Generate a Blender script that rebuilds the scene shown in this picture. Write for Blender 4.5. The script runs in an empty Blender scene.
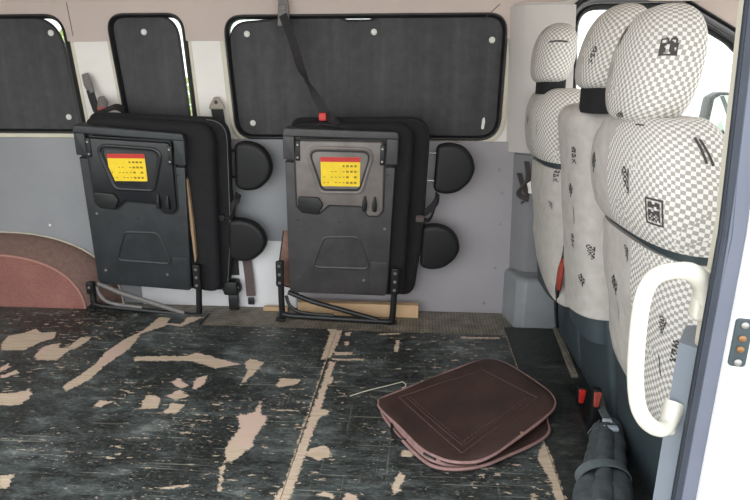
import bpy, bmesh, math, random
import numpy as np
from mathutils import Vector, Matrix
from mathutils.bvhtree import BVHTree

random.seed(7)
SC = bpy.context.scene
COL = SC.collection
PI = math.pi

# ------------------------------------------------------------------ camera
F = 563.0
PITCH, YAW = math.radians(16.3), math.radians(4.2)
CAM = Vector((0, 0, 1.0))
FWD = Vector((-math.sin(YAW) * math.cos(PITCH), math.cos(YAW) * math.cos(PITCH), -math.sin(PITCH)))
RGT = Vector((math.cos(YAW), math.sin(YAW), 0))
UPV = RGT.cross(FWD)


def ray(x, y):
    return FWD + RGT * ((x - 375) / F) - UPV * ((y - 250) / F)


def at(x, y, X=None, Y=None, Z=None):
    d = ray(x, y)
    t = (X - CAM.x) / d.x if X is not None else (Y - CAM.y) / d.y if Y is not None else (Z - CAM.z) / d.z
    return CAM + d * t


cam = bpy.data.cameras.new('camera')
cam.sensor_width = 36
cam.lens = F / 750 * 36
cam.clip_start = 0.02
co = bpy.data.objects.new('camera', cam)
COL.objects.link(co)
m3 = Matrix((RGT, UPV, -FWD)).transposed()
co.matrix_world = Matrix.Translation(CAM) @ m3.to_4x4()
SC.camera = co

# ------------------------------------------------------------------ materials


def lin(c):
    c = c / 255.0
    return c / 12.92 if c <= 0.04045 else ((c + 0.055) / 1.055) ** 2.4


def rgb(r, g, b):
    return (lin(r), lin(g), lin(b), 1)


class NT:
    def __init__(s, name):
        s.m = bpy.data.materials.new(name)
        s.m.use_nodes = True
        s.t = s.m.node_tree
        s.b = s.t.nodes['Principled BSDF']

    def n(s, typ, **kw):
        nd = s.t.nodes.new(typ)
        for k, v in kw.items():
            if k.startswith('_'):
                setattr(nd, k[1:], v)
            else:
                nd.inputs[k.replace('__', ' ')].default_value = v
        return nd

    def l(s, a, b):
        s.t.links.new(a, b)

    def coord(s, scale=(1, 1, 1), kind='Object', rot=(0, 0, 0)):
        tc = s.n('ShaderNodeTexCoord')
        mp = s.n('ShaderNodeMapping')
        mp.inputs['Scale'].default_value = scale
        mp.inputs['Rotation'].default_value = rot
        s.l(tc.outputs[kind], mp.inputs['Vector'])
        return mp.outputs['Vector']

    def noise(s, vec, scale, detail=4, rough=0.55):
        nd = s.n('ShaderNodeTexNoise', Scale=scale, Detail=detail, Roughness=rough)
        s.l(vec, nd.inputs['Vector'])
        return nd.outputs['Fac']

    def ramp(s, fac, stops, interp='LINEAR'):
        nd = s.n('ShaderNodeValToRGB')
        cr = nd.color_ramp
        cr.interpolation = interp
        while len(cr.elements) < len(stops):
            cr.elements.new(0.5)
        for e, (p, c) in zip(cr.elements, stops):
            e.position = p
            e.color = c if len(c) == 4 else (*c, 1)
        s.l(fac, nd.inputs['Fac'])
        return nd.outputs['Color']

    def math(s, op, a, b=None, clamp=False):
        nd = s.n('ShaderNodeMath', _operation=op, _use_clamp=clamp)
        for i, v in enumerate((a, b)):
            if v is None:
                continue
            if isinstance(v, (int, float)):
                nd.inputs[i].default_value = v
            else:
                s.l(v, nd.inputs[i])
        return nd.outputs[0]

    def mix(s, fac, a, b):
        nd = s.n('ShaderNodeMix', _data_type='RGBA')
        for sock, v in ((nd.inputs[0], fac), (nd.inputs[6], a), (nd.inputs[7], b)):
            if isinstance(v, (int, float)):
                sock.default_value = v
            elif isinstance(v, tuple):
                sock.default_value = v
            else:
                s.l(v, sock)
        return nd.outputs[2]

    def bump(s, h, strength=0.3, dist=0.002):
        nd = s.n('ShaderNodeBump', Strength=strength, Distance=dist)
        s.l(h, nd.inputs['Height'])
        s.l(nd.outputs['Normal'], s.b.inputs['Normal'])

    def base(s, v, rough=None, metal=None, spec=None):
        if isinstance(v, tuple):
            s.b.inputs['Base Color'].default_value = v
        else:
            s.l(v, s.b.inputs['Base Color'])
        if rough is not None:
            if isinstance(rough, (int, float)):
                s.b.inputs['Roughness'].default_value = rough
            else:
                s.l(rough, s.b.inputs['Roughness'])
        if metal is not None:
            s.b.inputs['Metallic'].default_value = metal
        if spec is not None:
            s.b.inputs['Specular IOR Level'].default_value = spec


def simple(name, c, rough=0.6, var=0.12, nscale=9.0, bump=0.0, bscale=300, metal=0.0, spec=0.5):
    t = NT(name)
    v = t.coord()
    f = t.noise(v, nscale, 5)
    a = tuple(lin(x) * (1 - var) for x in c) + (1,)
    b = tuple(min(1, lin(x) * (1 + var)) for x in c) + (1,)
    t.base(t.ramp(f, [(0.3, a), (0.7, b)]), rough, metal, spec)
    if bump:
        t.bump(t.noise(v, bscale, 2), bump, 0.001)
    return t.m


M = {}
M['white_metal'] = simple('white painted metal', (234, 230, 224), 0.35, 0.03)
M['cream'] = simple('cream painted rim', (214, 208, 190), 0.4, 0.04)
M['headliner'] = simple('pinkish beige headliner', (202, 187, 179), 0.85, 0.05, 3, 0.15, 500)
M['pillar_grey'] = simple('light grey moulded plastic', (196, 190, 186), 0.55, 0.04, 4, 0.1, 400)
M['dark_trim'] = simple('mid grey moulded plastic', (126, 126, 129), 0.55, 0.06, 4, 0.1, 400)
M['step_grey'] = simple('scuffed grey plastic', (136, 140, 143), 0.5, 0.14, 6, 0.1, 300)
M['seal'] = simple('black rubber seal', (24, 25, 26), 0.45, 0.2)
M['pillar_seal'] = simple('slate grey rubber weatherstrip', (58, 64, 76), 0.5, 0.12, 20)
M['jamb'] = simple('lilac grey jamb paint', (106, 111, 126), 0.4, 0.05)
M['lower_pillar'] = simple('blue grey lower pillar plastic', (128, 136, 146), 0.5, 0.05)
M['exterior'] = simple('white exterior paint', (240, 240, 240), 0.25, 0.01)
M['handle'] = simple('ivory moulded handle', (232, 228, 215), 0.42, 0.02)
M['pan'] = simple('worn black moulded plastic', (62, 60, 61), 0.4, 0.3, 12, 0.2, 250)
M['pan_dusty'] = simple('dusty dark slate moulded plastic', (44, 48, 51), 0.42, 0.32, 12, 0.2, 250)
M['lid_sheen'] = simple('glossy plastic with painted sheen', (118, 111, 108), 0.27, 0.25, 10, 0.05, 200)  # same plastic as the other lid, colour lightened to imitate sheen
M['lid'] = simple('glossy black moulded plastic', (32, 33, 37), 0.28, 0.25, 10, 0.05, 200)
M['fabric'] = simple('black seat fabric', (26, 26, 29), 0.9, 0.2, 30, 0.4, 700)
M['vinyl'] = simple('black vinyl', (22, 22, 24), 0.55, 0.15, 20, 0.1, 500)
M['stitch'] = simple('grey thread', (112, 112, 112), 0.8, 0.1)
M['steel'] = simple('black steel tube', (30, 31, 32), 0.38, 0.3, 30)
M['bright'] = simple('bare steel', (160, 158, 155), 0.35, 0.2, 40, metal=0.8)
M['webbing'] = simple('charcoal webbing', (42, 41, 43), 0.7, 0.15, 60, 0.3, 600)
M['brownweb'] = simple('faded brown webbing', (92, 80, 78), 0.8, 0.1, 60, 0.3, 600)
M['anchor'] = simple('grey buckle plastic', (120, 116, 114), 0.5, 0.15, 40)
M['tangrey'] = simple('putty anchor plastic', (158, 148, 134), 0.5, 0.1, 40)
M['red'] = simple('red plastic', (205, 48, 42), 0.4, 0.1)
M['dullred'] = simple('worn red plastic', (165, 72, 60), 0.5, 0.15, 60)
M['yellow'] = simple('yellow label', (250, 214, 40), 0.5, 0.06, 50)
M['ink'] = simple('faded ink', (158, 126, 36), 0.7, 0.1)
M['tan'] = simple('tan foam edge', (162, 136, 108), 0.9, 0.15, 40)
M['flap'] = simple('brown leatherette', (120, 92, 80), 0.6, 0.2, 30)
M['base_dark'] = simple('dark slate moulded plastic', (60, 72, 77), 0.55, 0.1, 8, 0.1, 300)
M['cable'] = simple('black cable plastic', (20, 21, 22), 0.5, 0.2)
M['print'] = simple('charcoal print ink', (74, 70, 68), 0.9, 0.15, 100)
M['printwhite'] = simple('white print', (232, 228, 222), 0.9, 0.03)
M['piping'] = simple('dusty pink piping', (150, 118, 114), 0.65, 0.2, 40)
M['cloth'] = simple('dark grey cloth', (76, 82, 84), 0.9, 0.35, 25, 0.5, 300)
M['cloth_band'] = simple('grey elastic band', (98, 106, 108), 0.9, 0.12, 60)
M['foliage'] = simple('bright green leaves', (172, 186, 120), 0.6, 0.3, 6)
M['bark'] = simple('brown bark', (90, 70, 55), 0.9, 0.2)
M['ground'] = simple('pale concrete', (188, 186, 178), 0.9, 0.1, 2)
M['cup'] = simple('translucent white rubber', (235, 235, 228), 0.3, 0.02)
M['thread'] = simple('off white thread', (196, 190, 172), 0.8, 0.1)
M['mirror'] = simple('mirror glass', (215, 225, 220), 0.05, 0.02, metal=1.0)
M['visor'] = simple('yellow tag card', (228, 205, 90), 0.6, 0.1)
M['brass'] = simple('brass bolt', (150, 112, 78), 0.4, 0.1, 50, metal=0.7)


def glass():
    t = NT('window glass')
    t.base((0.9, 0.95, 0.92, 1), 0.0)
    out = t.t.nodes['Material Output']
    tr = t.n('ShaderNodeBsdfTransparent', Color=(0.93, 0.96, 0.94, 1))
    gl = t.n('ShaderNodeBsdfGlossy', Roughness=0.02)
    lw = t.n('ShaderNodeFresnel', IOR=1.45)
    mx = t.n('ShaderNodeMixShader')
    t.l(lw.outputs[0], mx.inputs[0])
    t.l(tr.outputs[0], mx.inputs[1])
    t.l(gl.outputs[0], mx.inputs[2])
    t.l(mx.outputs[0], out.inputs['Surface'])
    return t.m


M['glass'] = glass()


def shade_mat():
    t = NT('black sunshade fabric')
    v = t.coord((1, 1, 1))
    f = t.noise(v, 22, 6, 0.7)
    st = t.noise(t.coord((14, 1, 0.6)), 1.6, 3)
    g = t.math('ADD', t.math('MULTIPLY', f, 0.5), t.math('MULTIPLY', st, 0.5))
    t.base(t.ramp(g, [(0.3, rgb(54, 56, 59)), (0.7, rgb(84, 82, 84))]), 0.75)
    w = t.n('ShaderNodeTexChecker', Scale=420)
    t.l(v, w.inputs['Vector'])
    t.bump(w.outputs['Fac'], 0.25, 0.0006)
    return t.m


M['shade'] = shade_mat()


def panel_mat(name, c1, c2):
    t = NT(name)
    v = t.coord()
    f = t.noise(v, 3, 5)
    # fine embossed cross hatch
    w1 = t.n('ShaderNodeTexWave', Scale=70.0, _bands_direction='DIAGONAL')
    t.l(t.coord((1, 0.0, 1)), w1.inputs['Vector'])
    w2 = t.n('ShaderNodeTexWave', Scale=70.0, _bands_direction='DIAGONAL')
    t.l(t.coord((-1, 0.0, 1)), w2.inputs['Vector'])
    h = t.math('ADD', w1.outputs['Fac'], w2.outputs['Fac'])
    base = t.ramp(f, [(0.3, rgb(*c1)), (0.7, rgb(*c2))])
    t.base(t.mix(t.math('MULTIPLY', h, 0.12), base, rgb(210, 210, 215)), 0.45)
    t.bump(h, 0.12, 0.001)
    return t.m


M['panel_right'] = panel_mat('pale lilac grey wall panel', (158, 153, 158), (172, 168, 171))
M['panel_left'] = panel_mat('grey wall panel', (126, 130, 134), (142, 144, 147))
M['panel_white'] = simple('white hard board', (228, 228, 230), 0.4, 0.02)


def carpet_mat():
    t = NT('red brown carpet')
    v = t.coord()
    f = t.noise(v, 160, 4, 0.7)
    g = t.noise(v, 5, 3)
    s = t.math('ADD', t.math('MULTIPLY', f, 0.6), t.math('MULTIPLY', g, 0.4))
    t.base(t.ramp(s, [(0.3, rgb(118, 76, 68)), (0.72, rgb(166, 116, 106))]), 0.95)
    t.bump(f, 0.5, 0.002)
    return t.m


M['carpet'] = carpet_mat()
M['carpet_brown'] = simple('dusty brown carpet', (116, 92, 84), 0.95, 0.15, 60, 0.4, 200)


def tread_mat():
    t = NT('dirty ribbed metal floor')
    v = t.coord()
    f = t.noise(v, 14, 5, 0.7)
    w = t.n('ShaderNodeTexWave', Scale=22.0, _bands_direction='X')
    w.inputs['Distortion'].default_value = 0.0
    t.l(v, w.inputs['Vector'])
    w2 = t.n('ShaderNodeTexWave', Scale=16.0, _bands_direction='Y')
    t.l(v, w2.inputs['Vector'])
    h = t.math('MULTIPLY', w.outputs['Fac'], w2.outputs['Fac'])
    c = t.ramp(f, [(0.3, rgb(74, 70, 62)), (0.7, rgb(140, 132, 118))])
    t.base(t.mix(t.math('MULTIPLY', h, 0.5), c, rgb(168, 162, 148)), 0.6)
    t.bump(h, 0.7, 0.003)
    return t.m


M['tread'] = tread_mat()


def ply_mat(name='peeling black painted plywood', grime=0.0):
    t = NT(name)
    at_ = t.n('ShaderNodeAttribute', _attribute_name='wear')
    v = t.coord()
    vs = t.coord((1, 3.2, 1))
    # paint colour: blackish green, rubbed grey
    big = t.noise(v, 2.6, 4, 0.6)
    mid = t.noise(t.coord((1, 2.4, 1)), 9, 7, 0.72)
    fine = t.noise(vs, 55, 5, 0.7)
    s = t.math('ADD', t.math('MULTIPLY', mid, 0.6), t.math('MULTIPLY', big, 0.4))
    paint = t.ramp(s, [(0.36, rgb(17, 20, 19)), (0.47, rgb(36, 41, 40)), (0.55, rgb(70, 77, 76)), (0.65, rgb(124, 130, 127))] if not grime else [(0.38, rgb(20, 22, 22)), (0.47, rgb(33, 36, 36)), (0.55, rgb(50, 54, 52)), (0.64, rgb(92, 94, 88))])
    paint = t.mix(t.math('MULTIPLY', t.ramp(fine, [(0.5, (0, 0, 0)), (0.75, (1, 1, 1))]), 0.45 - 0.25 * grime), paint, rgb(146, 148, 142))
    # long thin scratches along the boards
    sc1 = t.noise(t.coord((0.5, 26, 1), rot=(0, 0, 0.05)), 5.5, 3, 0.5)
    scm = t.ramp(sc1, [(0.655, (0, 0, 0)), (0.685, (1, 1, 1))])
    paint = t.mix(t.math('MULTIPLY', scm, 0.55 - 0.4 * grime), paint, rgb(160, 160, 148))
    sc2 = t.noise(t.coord((26, 0.6, 1), rot=(0, 0, 0.6)), 4.5, 3, 0.5)
    scm2 = t.ramp(sc2, [(0.67, (0, 0, 0)), (0.70, (1, 1, 1))])
    paint = t.mix(t.math('MULTIPLY', scm2, 0.3 - 0.2 * grime), paint, rgb(140, 142, 136))
    # bare wood where the paint is gone
    n1 = t.noise(t.coord((1, 1.6, 1)), 38, 5, 0.65)
    n2 = t.noise(t.coord((1, 2.2, 1)), 120, 4, 0.7)
    d = t.math('ADD', at_.outputs['Fac'], t.math('ADD', t.math('MULTIPLY', t.math('SUBTRACT', n1, 0.5), 0.035), t.math('MULTIPLY', t.math('SUBTRACT', n2, 0.5), 0.022)))
    d2 = t.math('MULTIPLY', d, 400.0, True)
    wood_f = t.noise(t.coord((3, 40, 1)), 3, 4, 0.6)
    pinkf = t.noise(v, 6, 2)
    wood = t.ramp(wood_f, [(0.3, rgb(184, 162, 138)), (0.7, rgb(214, 196, 172))])
    wood = t.mix(t.ramp(pinkf, [(0.5, (0, 0, 0)), (0.62, (1, 1, 1))]), wood, rgb(208, 180, 164))
    # scattered small chips
    ch = t.noise(t.coord((1, 2.6, 1)), 24, 3, 0.6)
    cl = t.noise(v, 3.3, 2)
    chs = t.math('ADD', ch, t.math('MULTIPLY', t.math('SUBTRACT', cl, 0.5), 0.35))
    chm = t.ramp(chs, [(0.64 + 0.06 * grime, (0, 0, 0)), (0.665 + 0.06 * grime, (1, 1, 1))])
    fl = t.noise(t.coord((1, 3.0, 1)), 75, 3, 0.6)
    fls = t.math('ADD', fl, t.math('MULTIPLY', t.math('SUBTRACT', t.noise(v, 5, 3), 0.5), 0.4))
    flm = t.ramp(fls, [(0.665 + 0.05 * grime, (0, 0, 0)), (0.70 + 0.05 * grime, (1, 1, 1))])
    paint = t.mix(t.math('MULTIPLY', flm, 0.75), paint, rgb(188, 184, 168))
    wear = t.math('MAXIMUM', d2, t.math('MULTIPLY', chm, 0.8))
    col = t.mix(wear, paint, wood)
    rr = t.ramp(mid, [(0.35, (0.34,) * 3), (0.65, (0.6,) * 3)])
    rough = t.math('MAXIMUM', rr, t.math('MULTIPLY', wear, 0.8))
    t.base(col, rough)
    hh = t.math('SUBTRACT', t.math('MULTIPLY', mid, 0.5), t.math('MULTIPLY', wear, 0.6))
    t.bump(hh, 0.5, 0.0025)
    return t.m


M['ply'] = ply_mat()
M['ply_grime'] = ply_mat('grimy black painted plywood', 1.0)


def leather_mat():
    t = NT('dark brown leather')
    v = t.coord()
    f = t.noise(v, 7, 5, 0.6)
    vo = t.n('ShaderNodeTexVoronoi', Scale=380.0)
    t.l(v, vo.inputs['Vector'])
    t.base(t.ramp(f, [(0.3, rgb(46, 32, 29)), (0.7, rgb(74, 53, 47))]), 0.55)
    t.bump(vo.outputs['Distance'], 0.35, 0.001)
    return t.m


M['leather'] = leather_mat()


def fabric_mat():
    t = NT('light grey printed seat cover')
    v = t.coord((1, 1, 1), 'UV')
    w = t.n('ShaderNodeTexWave', Scale=130.0, _bands_direction='DIAGONAL')
    t.l(v, w.inputs['Vector'])
    f = t.noise(v, 26, 4)
    s = t.math('ADD', t.math('MULTIPLY', w.outputs['Fac'], 0.35), t.math('MULTIPLY', f, 0.65))
    t.base(t.ramp(s, [(0.3, rgb(180, 175, 169)), (0.7, rgb(208, 203, 197))]), 0.9)
    t.bump(t.noise(t.coord((1, 1, 1)), 14, 4), 0.25, 0.008)
    return t.m


def check_mat():
    t = NT('white and grey check seat cover')
    v = t.coord((1, 1, 1), 'UV', (0, 0, 0.12))
    ck = t.n('ShaderNodeTexChecker', Scale=122.0)
    dn = t.n('ShaderNodeTexNoise', Scale=9.0, Detail=2.0)
    t.l(v, dn.inputs['Vector'])
    off = t.n('ShaderNodeVectorMath', _operation='SCALE')
    t.l(dn.outputs['Color'], off.inputs[0])
    off.inputs['Scale'].default_value = 0.022
    add = t.n('ShaderNodeVectorMath', _operation='ADD')
    t.l(v, add.inputs[0])
    t.l(off.outputs[0], add.inputs[1])
    t.l(add.outputs[0], ck.inputs['Vector'])
    ck.inputs['Color1'].default_value = rgb(236, 233, 228)
    ck.inputs['Color2'].default_value = rgb(172, 166, 160)
    t.base(ck.outputs['Color'], 0.9)
    t.bump(ck.outputs['Fac'], 0.3, 0.002)
    return t.m


M['cover'] = fabric_mat()
M['check'] = check_mat()

# ------------------------------------------------------------------ mesh helpers


def link(name, bm, mats, parent=None, smooth=True, angle=40, base=None):
    """one mesh object; vertices are in world space (or in the parent's own frame when base is None)"""
    bmesh.ops.recalc_face_normals(bm, faces=bm.faces[:])
    if base is not None:
        bmesh.ops.translate(bm, verts=bm.verts[:], vec=-Vector(base))
    me = bpy.data.meshes.new(name)
    bm.to_mesh(me)
    bm.free()
    if not isinstance(mats, (list, tuple)):
        mats = [mats]
    for m in mats:
        me.materials.append(m)
    if smooth:
        me.polygons.foreach_set('use_smooth', [True] * len(me.polygons))
        me.set_sharp_from_angle(angle=math.radians(angle))
    o = bpy.data.objects.new(name, me)
    COL.objects.link(o)
    if parent is not None:
        o.parent = parent
    elif base is not None:
        o.location = base
    return o


def tag(o, label=None, cat=None, group=None, kind=None):
    if label:
        o['label'] = label
    if cat:
        o['category'] = cat
    if group:
        o['group'] = group
    if kind:
        o['kind'] = kind
    return o


def thing(name, label, cat, loc, group=None):
    o = bpy.data.objects.new(name, None)
    o.empty_display_size = 0.1
    COL.objects.link(o)
    o.location = loc
    return tag(o, label, cat, group)


def part(name, bm, mats, root, **k):
    """part whose vertices are given in world space, under a translated Empty"""
    r = root
    b = Vector((0, 0, 0))
    while r is not None:
        b += r.location
        r = r.parent
    return link(name, bm, mats, root, base=b, **k)


def box(bm, x0, x1, y0, y1, z0, z1, bev=0.0, seg=2):
    vs = [bm.verts.new(p) for p in ((x0, y0, z0), (x1, y0, z0), (x1, y1, z0), (x0, y1, z0), (x0, y0, z1), (x1, y0, z1), (x1, y1, z1), (x0, y1, z1))]
    fs = [(0, 3, 2, 1), (4, 5, 6, 7), (0, 1, 5, 4), (1, 2, 6, 5), (2, 3, 7, 6), (3, 0, 4, 7)]
    fc = [bm.faces.new([vs[i] for i in f]) for f in fs]
    if bev:
        es = list({e for f in fc for e in f.edges})
        bmesh.ops.bevel(bm, geom=es, offset=bev, segments=seg, affect='EDGES', profile=0.5)
    return vs


def tube(bm, pts, r, n=10, closed=False, flat=1.0, up=None):
    """tube along pts; r a number or list; flat squashes the second axis"""
    pts = [Vector(p) for p in pts]
    k = len(pts)
    rs = r if isinstance(r, (list, tuple)) else [r] * k
    rings = []
    prev = None
    for i, p in enumerate(pts):
        if closed:
            d = pts[(i + 1) % k] - pts[i - 1]
        else:
            d = pts[min(i + 1, k - 1)] - pts[max(i - 1, 0)]
        d.normalize()
        if up is not None:
            a = Vector(up)
        elif prev is not None:
            a = prev
        else:
            a = Vector((0, 0, 1)) if abs(d.z) < 0.9 else Vector((1, 0, 0))
        a = a - d * a.dot(d)
        a.normalize()
        prev = a.copy()
        b = d.cross(a)
        rings.append([bm.verts.new(p + a * (rs[i] * math.cos(2 * PI * j / n)) + b * (rs[i] * flat * math.sin(2 * PI * j / n))) for j in range(n)])
    for i in range(k if closed else k - 1):
        A, B = rings[i], rings[(i + 1) % k]
        for j in range(n):
            bm.faces.new((A[j], A[(j + 1) % n], B[(j + 1) % n], B[j]))
    if not closed:
        bm.faces.new(rings[0][::-1])
        bm.faces.new(rings[-1])


def strap(bm, pts, w, side, th=0.0018):
    """flat webbing along pts; side = direction of the width"""
    pts = [Vector(p) for p in pts]
    k = len(pts)
    prev = None
    for i, p in enumerate(pts):
        d = pts[min(i + 1, k - 1)] - pts[max(i - 1, 0)]
        d.normalize()
        s = Vector(side[i] if isinstance(side, list) else side)
        s = s - d * s.dot(d)
        s.normalize()
        n = d.cross(s)
        ring = [bm.verts.new(p + s * (a * w / 2) + n * (b * th / 2)) for a, b in ((-1, -1), (1, -1), (1, 1), (-1, 1))]
        if prev:
            for j in range(4):
                bm.faces.new((prev[j], prev[(j + 1) % 4], ring[(j + 1) % 4], ring[j]))
        else:
            bm.faces.new(ring[::-1])
        prev = ring
    bm.faces.new(prev)


def smooth_path(pts, n=8, closed=False):
    """Catmull-Rom"""
    P = [Vector(p) for p in pts]
    out = []
    k = len(P)
    rng = range(k if closed else k - 1)
    for i in rng:
        if closed:
            p0, p1, p2, p3 = P[i - 1], P[i], P[(i + 1) % k], P[(i + 2) % k]
        else:
            p0, p1, p2, p3 = P[max(i - 1, 0)], P[i], P[i + 1], P[min(i + 2, k - 1)]
        for j in range(n):
            t = j / n
            out.append(0.5 * ((2 * p1) + (p2 - p0) * t + (2 * p0 - 5 * p1 + 4 * p2 - p3) * t * t + (3 * p1 - p0 - 3 * p2 + p3) * t ** 3))
    if not closed:
        out.append(P[-1])
    return out


def rpoly(pts, r, n=6):
    """2-D polygon with rounded corners; r a number or a list per corner"""
    out = []
    k = len(pts)
    for i in range(k):
        p = Vector(pts[i])
        a = Vector(pts[i - 1]) - p
        b = Vector(pts[(i + 1) % k]) - p
        rr = r[i] if isinstance(r, (list, tuple)) else r
        if rr <= 1e-6:
            out.append(p)
            continue
        la, lb = a.length, b.length
        a.normalize()
        b.normalize()
        ang = a.angle(b)
        tl = min(rr / math.tan(ang / 2), la * 0.49, lb * 0.49)
        p0, p2 = p + a * tl, p + b * tl
        for j in range(n + 1):
            t = j / n
            out.append(p0.lerp(p, t).lerp(p.lerp(p2, t), t))
    return [Vector((q[0], q[1])) for q in out]


def rrect(x0, x1, z0, z1, r, n=6):
    return rpoly([(x0, z0), (x1, z0), (x1, z1), (x0, z1)], r, n)


def offset(ol, d):
    """inset (d > 0) of a counter-clockwise outline"""
    k = len(ol)
    area = sum(ol[i - 1].x * ol[i].y - ol[i].x * ol[i - 1].y for i in range(k))
    s = 1 if area > 0 else -1
    out = []
    for i in range(k):
        e1 = ol[i] - ol[i - 1]
        e2 = ol[(i + 1) % k] - ol[i]
        if e1.length < 1e-9:
            e1 = e2
        if e2.length < 1e-9:
            e2 = e1
        e1 = e1.normalized()
        e2 = e2.normalized()
        n1 = Vector((-e1.y, e1.x)) * s
        n2 = Vector((-e2.y, e2.x)) * s
        n = n1 + n2
        if n.length < 1e-6:
            n = n1
        n.normalize()
        c = max(0.5, n.dot(n1))
        out.append(ol[i] + n * (d / c))
    return out


class Frame:
    """2-D outline -> 3-D: u along U, v along V, depth along N"""

    def __init__(s, O, U, V, N):
        s.O, s.U, s.V, s.N = Vector(O), Vector(U), Vector(V), Vector(N)

    def __call__(s, p, d=0.0):
        return s.O + s.U * p[0] + s.V * p[1] + s.N * d


XZ = Frame((0, 0, 0), (1, 0, 0), (0, 0, 1), (0, 1, 0))        # wall plane, depth = +Y
XY = Frame((0, 0, 0), (1, 0, 0), (0, 1, 0), (0, 0, 1))        # floor plane, depth = +Z


def slab(bm, ol, fr, d0, d1, bev=0.0, seg=3, bev_back=None):
    """solid from outline between depths d0 and d1 with rounded edges"""
    if bev_back is None:
        bev_back = bev
    layers = []
    sg = 1 if d1 > d0 else -1
    if bev:
        for i in range(seg + 1):
            a = PI / 2 * i / seg
            layers.append((d0 + sg * bev * (1 - math.sin(a)), bev * (1 - math.cos(a))))
        layers = [(d0 + sg * bev * (1 - math.cos(PI / 2 * i / seg)), bev * (1 - math.sin(PI / 2 * i / seg))) for i in range(seg + 1)]
    else:
        layers.append((d0, 0))
    if bev_back:
        layers += [(d1 - sg * bev_back * (1 - math.sin(PI / 2 * i / seg)), bev_back * (1 - math.cos(PI / 2 * i / seg))) for i in range(seg + 1)]
    else:
        layers.append((d1, 0))
    rings = []
    for d, ins in layers:
        o = offset(ol, ins) if ins else ol
        rings.append([bm.verts.new(fr(p, d)) for p in o])
    k = len(ol)
    for A, B in zip(rings, rings[1:]):
        for j in range(k):
            bm.faces.new((A[j], A[(j + 1) % k], B[(j + 1) % k], B[j]))
    bm.faces.new(rings[0][::-1])
    bm.faces.new(rings[-1])


def ring(bm, ol, fr, w_in, w_out, d0, d1, rnd=0.0):
    """frame following an outline"""
    if rnd:
        prof = [(w_in, d1), (w_in, d0 + (d1 - d0) * rnd), (w_in * 0.6 - w_out * 0.4, d0), (w_in * 0.4 - w_out * 0.6, d0), (-w_out, d0 + (d1 - d0) * rnd), (-w_out, d1)]
    else:
        prof = [(w_in, d1), (w_in, d0), (-w_out, d0), (-w_out, d1)]
    rings = []
    for ins, d in prof:
        rings.append([bm.verts.new(fr(p, d)) for p in offset(ol, ins)])
    k = len(ol)
    m = len(rings)
    for a in range(m):
        A, B = rings[a], rings[(a + 1) % m]
        for j in range(k):
            bm.faces.new((A[j], A[(j + 1) % k], B[(j + 1) % k], B[j]))


def plate(name, outer, holes, fr, d0, d1, mat, kind=None, parent=None):
    """flat plate with holes through it"""
    cu = bpy.data.curves.new(name, 'CURVE')
    cu.dimensions = '2D'
    cu.fill_mode = 'BOTH'
    cu.extrude = abs(d1 - d0) / 2
    for ol in [outer] + holes:
        sp = cu.splines.new('POLY')
        sp.points.add(len(ol) - 1)
        for q, p in zip(sp.points, ol):
            q.co = (p[0], p[1], 0, 1)
        sp.use_cyclic_u = True
    tmp = bpy.data.objects.new(name + '_tmp', cu)
    COL.objects.link(tmp)
    dg = bpy.context.evaluated_depsgraph_get()
    me = bpy.data.meshes.new_from_object(tmp.evaluated_get(dg))
    bpy.data.objects.remove(tmp)
    bpy.data.curves.remove(cu)
    bm = bmesh.new()
    bm.from_mesh(me)
    bpy.data.meshes.remove(me)
    mid = (d0 + d1) / 2
    for v in bm.verts:
        v.co = fr((v.co.x, v.co.y), mid + v.co.z)
    bmesh.ops.remove_doubles(bm, verts=bm.verts[:], dist=1e-5)
    o = link(name, bm, mat, parent, smooth=False)
    if kind:
        o['kind'] = kind
    return o


def disc(bm, c, n, r, th, seg=14, dome=0.0):
    n = Vector(n).normalized()
    a = n.orthogonal().normalized()
    b = n.cross(a)
    c = Vector(c)
    prof = [(r, 0), (r, th * 0.7), (r * 0.8, th), (r * 0.4, th + dome * 0.7)]
    rings = [[bm.verts.new(c + n * h + a * (q * math.cos(2 * PI * j / seg)) + b * (q * math.sin(2 * PI * j / seg))) for j in range(seg)] for q, h in prof]
    for A, B in zip(rings, rings[1:]):
        for j in range(seg):
            bm.faces.new((A[j], A[(j + 1) % seg], B[(j + 1) % seg], B[j]))
    bm.faces.new(rings[0][::-1])
    bm.faces.new(rings[-1])


def struct(o):
    o['kind'] = 'structure'
    return o


V2 = lambda L: [Vector(p) for p in L]

# ------------------------------------------------------------------ the van shell
WY = 2.462
W1 = rpoly([(-2.25, 0.80), (-1.475, 0.80), (-1.505, 1.285), (-2.25, 1.285)], [0.08, 0.05, 0.085, 0.08], 8)
W2 = rpoly([(-1.275, 0.80), (-0.965, 0.80), (-0.985, 1.285), (-1.31, 1.285)], [0.06, 0.06, 0.07, 0.07], 8)
W3 = rpoly([(-0.785, 0.782), (0.342, 0.782), (0.35, 1.275), (-0.808, 1.275)], [0.08, 0.09, 0.075, 0.075], 8)
W4 = rpoly([(0.655, 0.74), (1.62, 0.74), (1.58, 0.86), (1.22, 1.17), (0.98, 1.30), (0.615, 1.30)], [0.05, 0.05, 0.05, 0.2, 0.15, 0.09], 8)
HOLES = [W1, W2, W3, W4]
wall = plate('wall_far', rrect(-2.42, 1.75, -0.02, 1.46, 0.0), HOLES, XZ, WY, WY + 0.012, M['white_metal'], 'structure')
plate('trim_1', rpoly([(-2.42, 1.18), (1.75, 1.18), (1.75, 1.345), (-2.42, 1.345)], 0), [offset(h, -0.002) if False else h for h in HOLES if h is not W4] + [], XZ, WY - 0.012, WY - 0.001, M['headliner'], 'structure') if False else None

# headliner band above the windows, stops before the front window
band = [(-2.42, 1.18), (-1.49, 1.18)]


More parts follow.
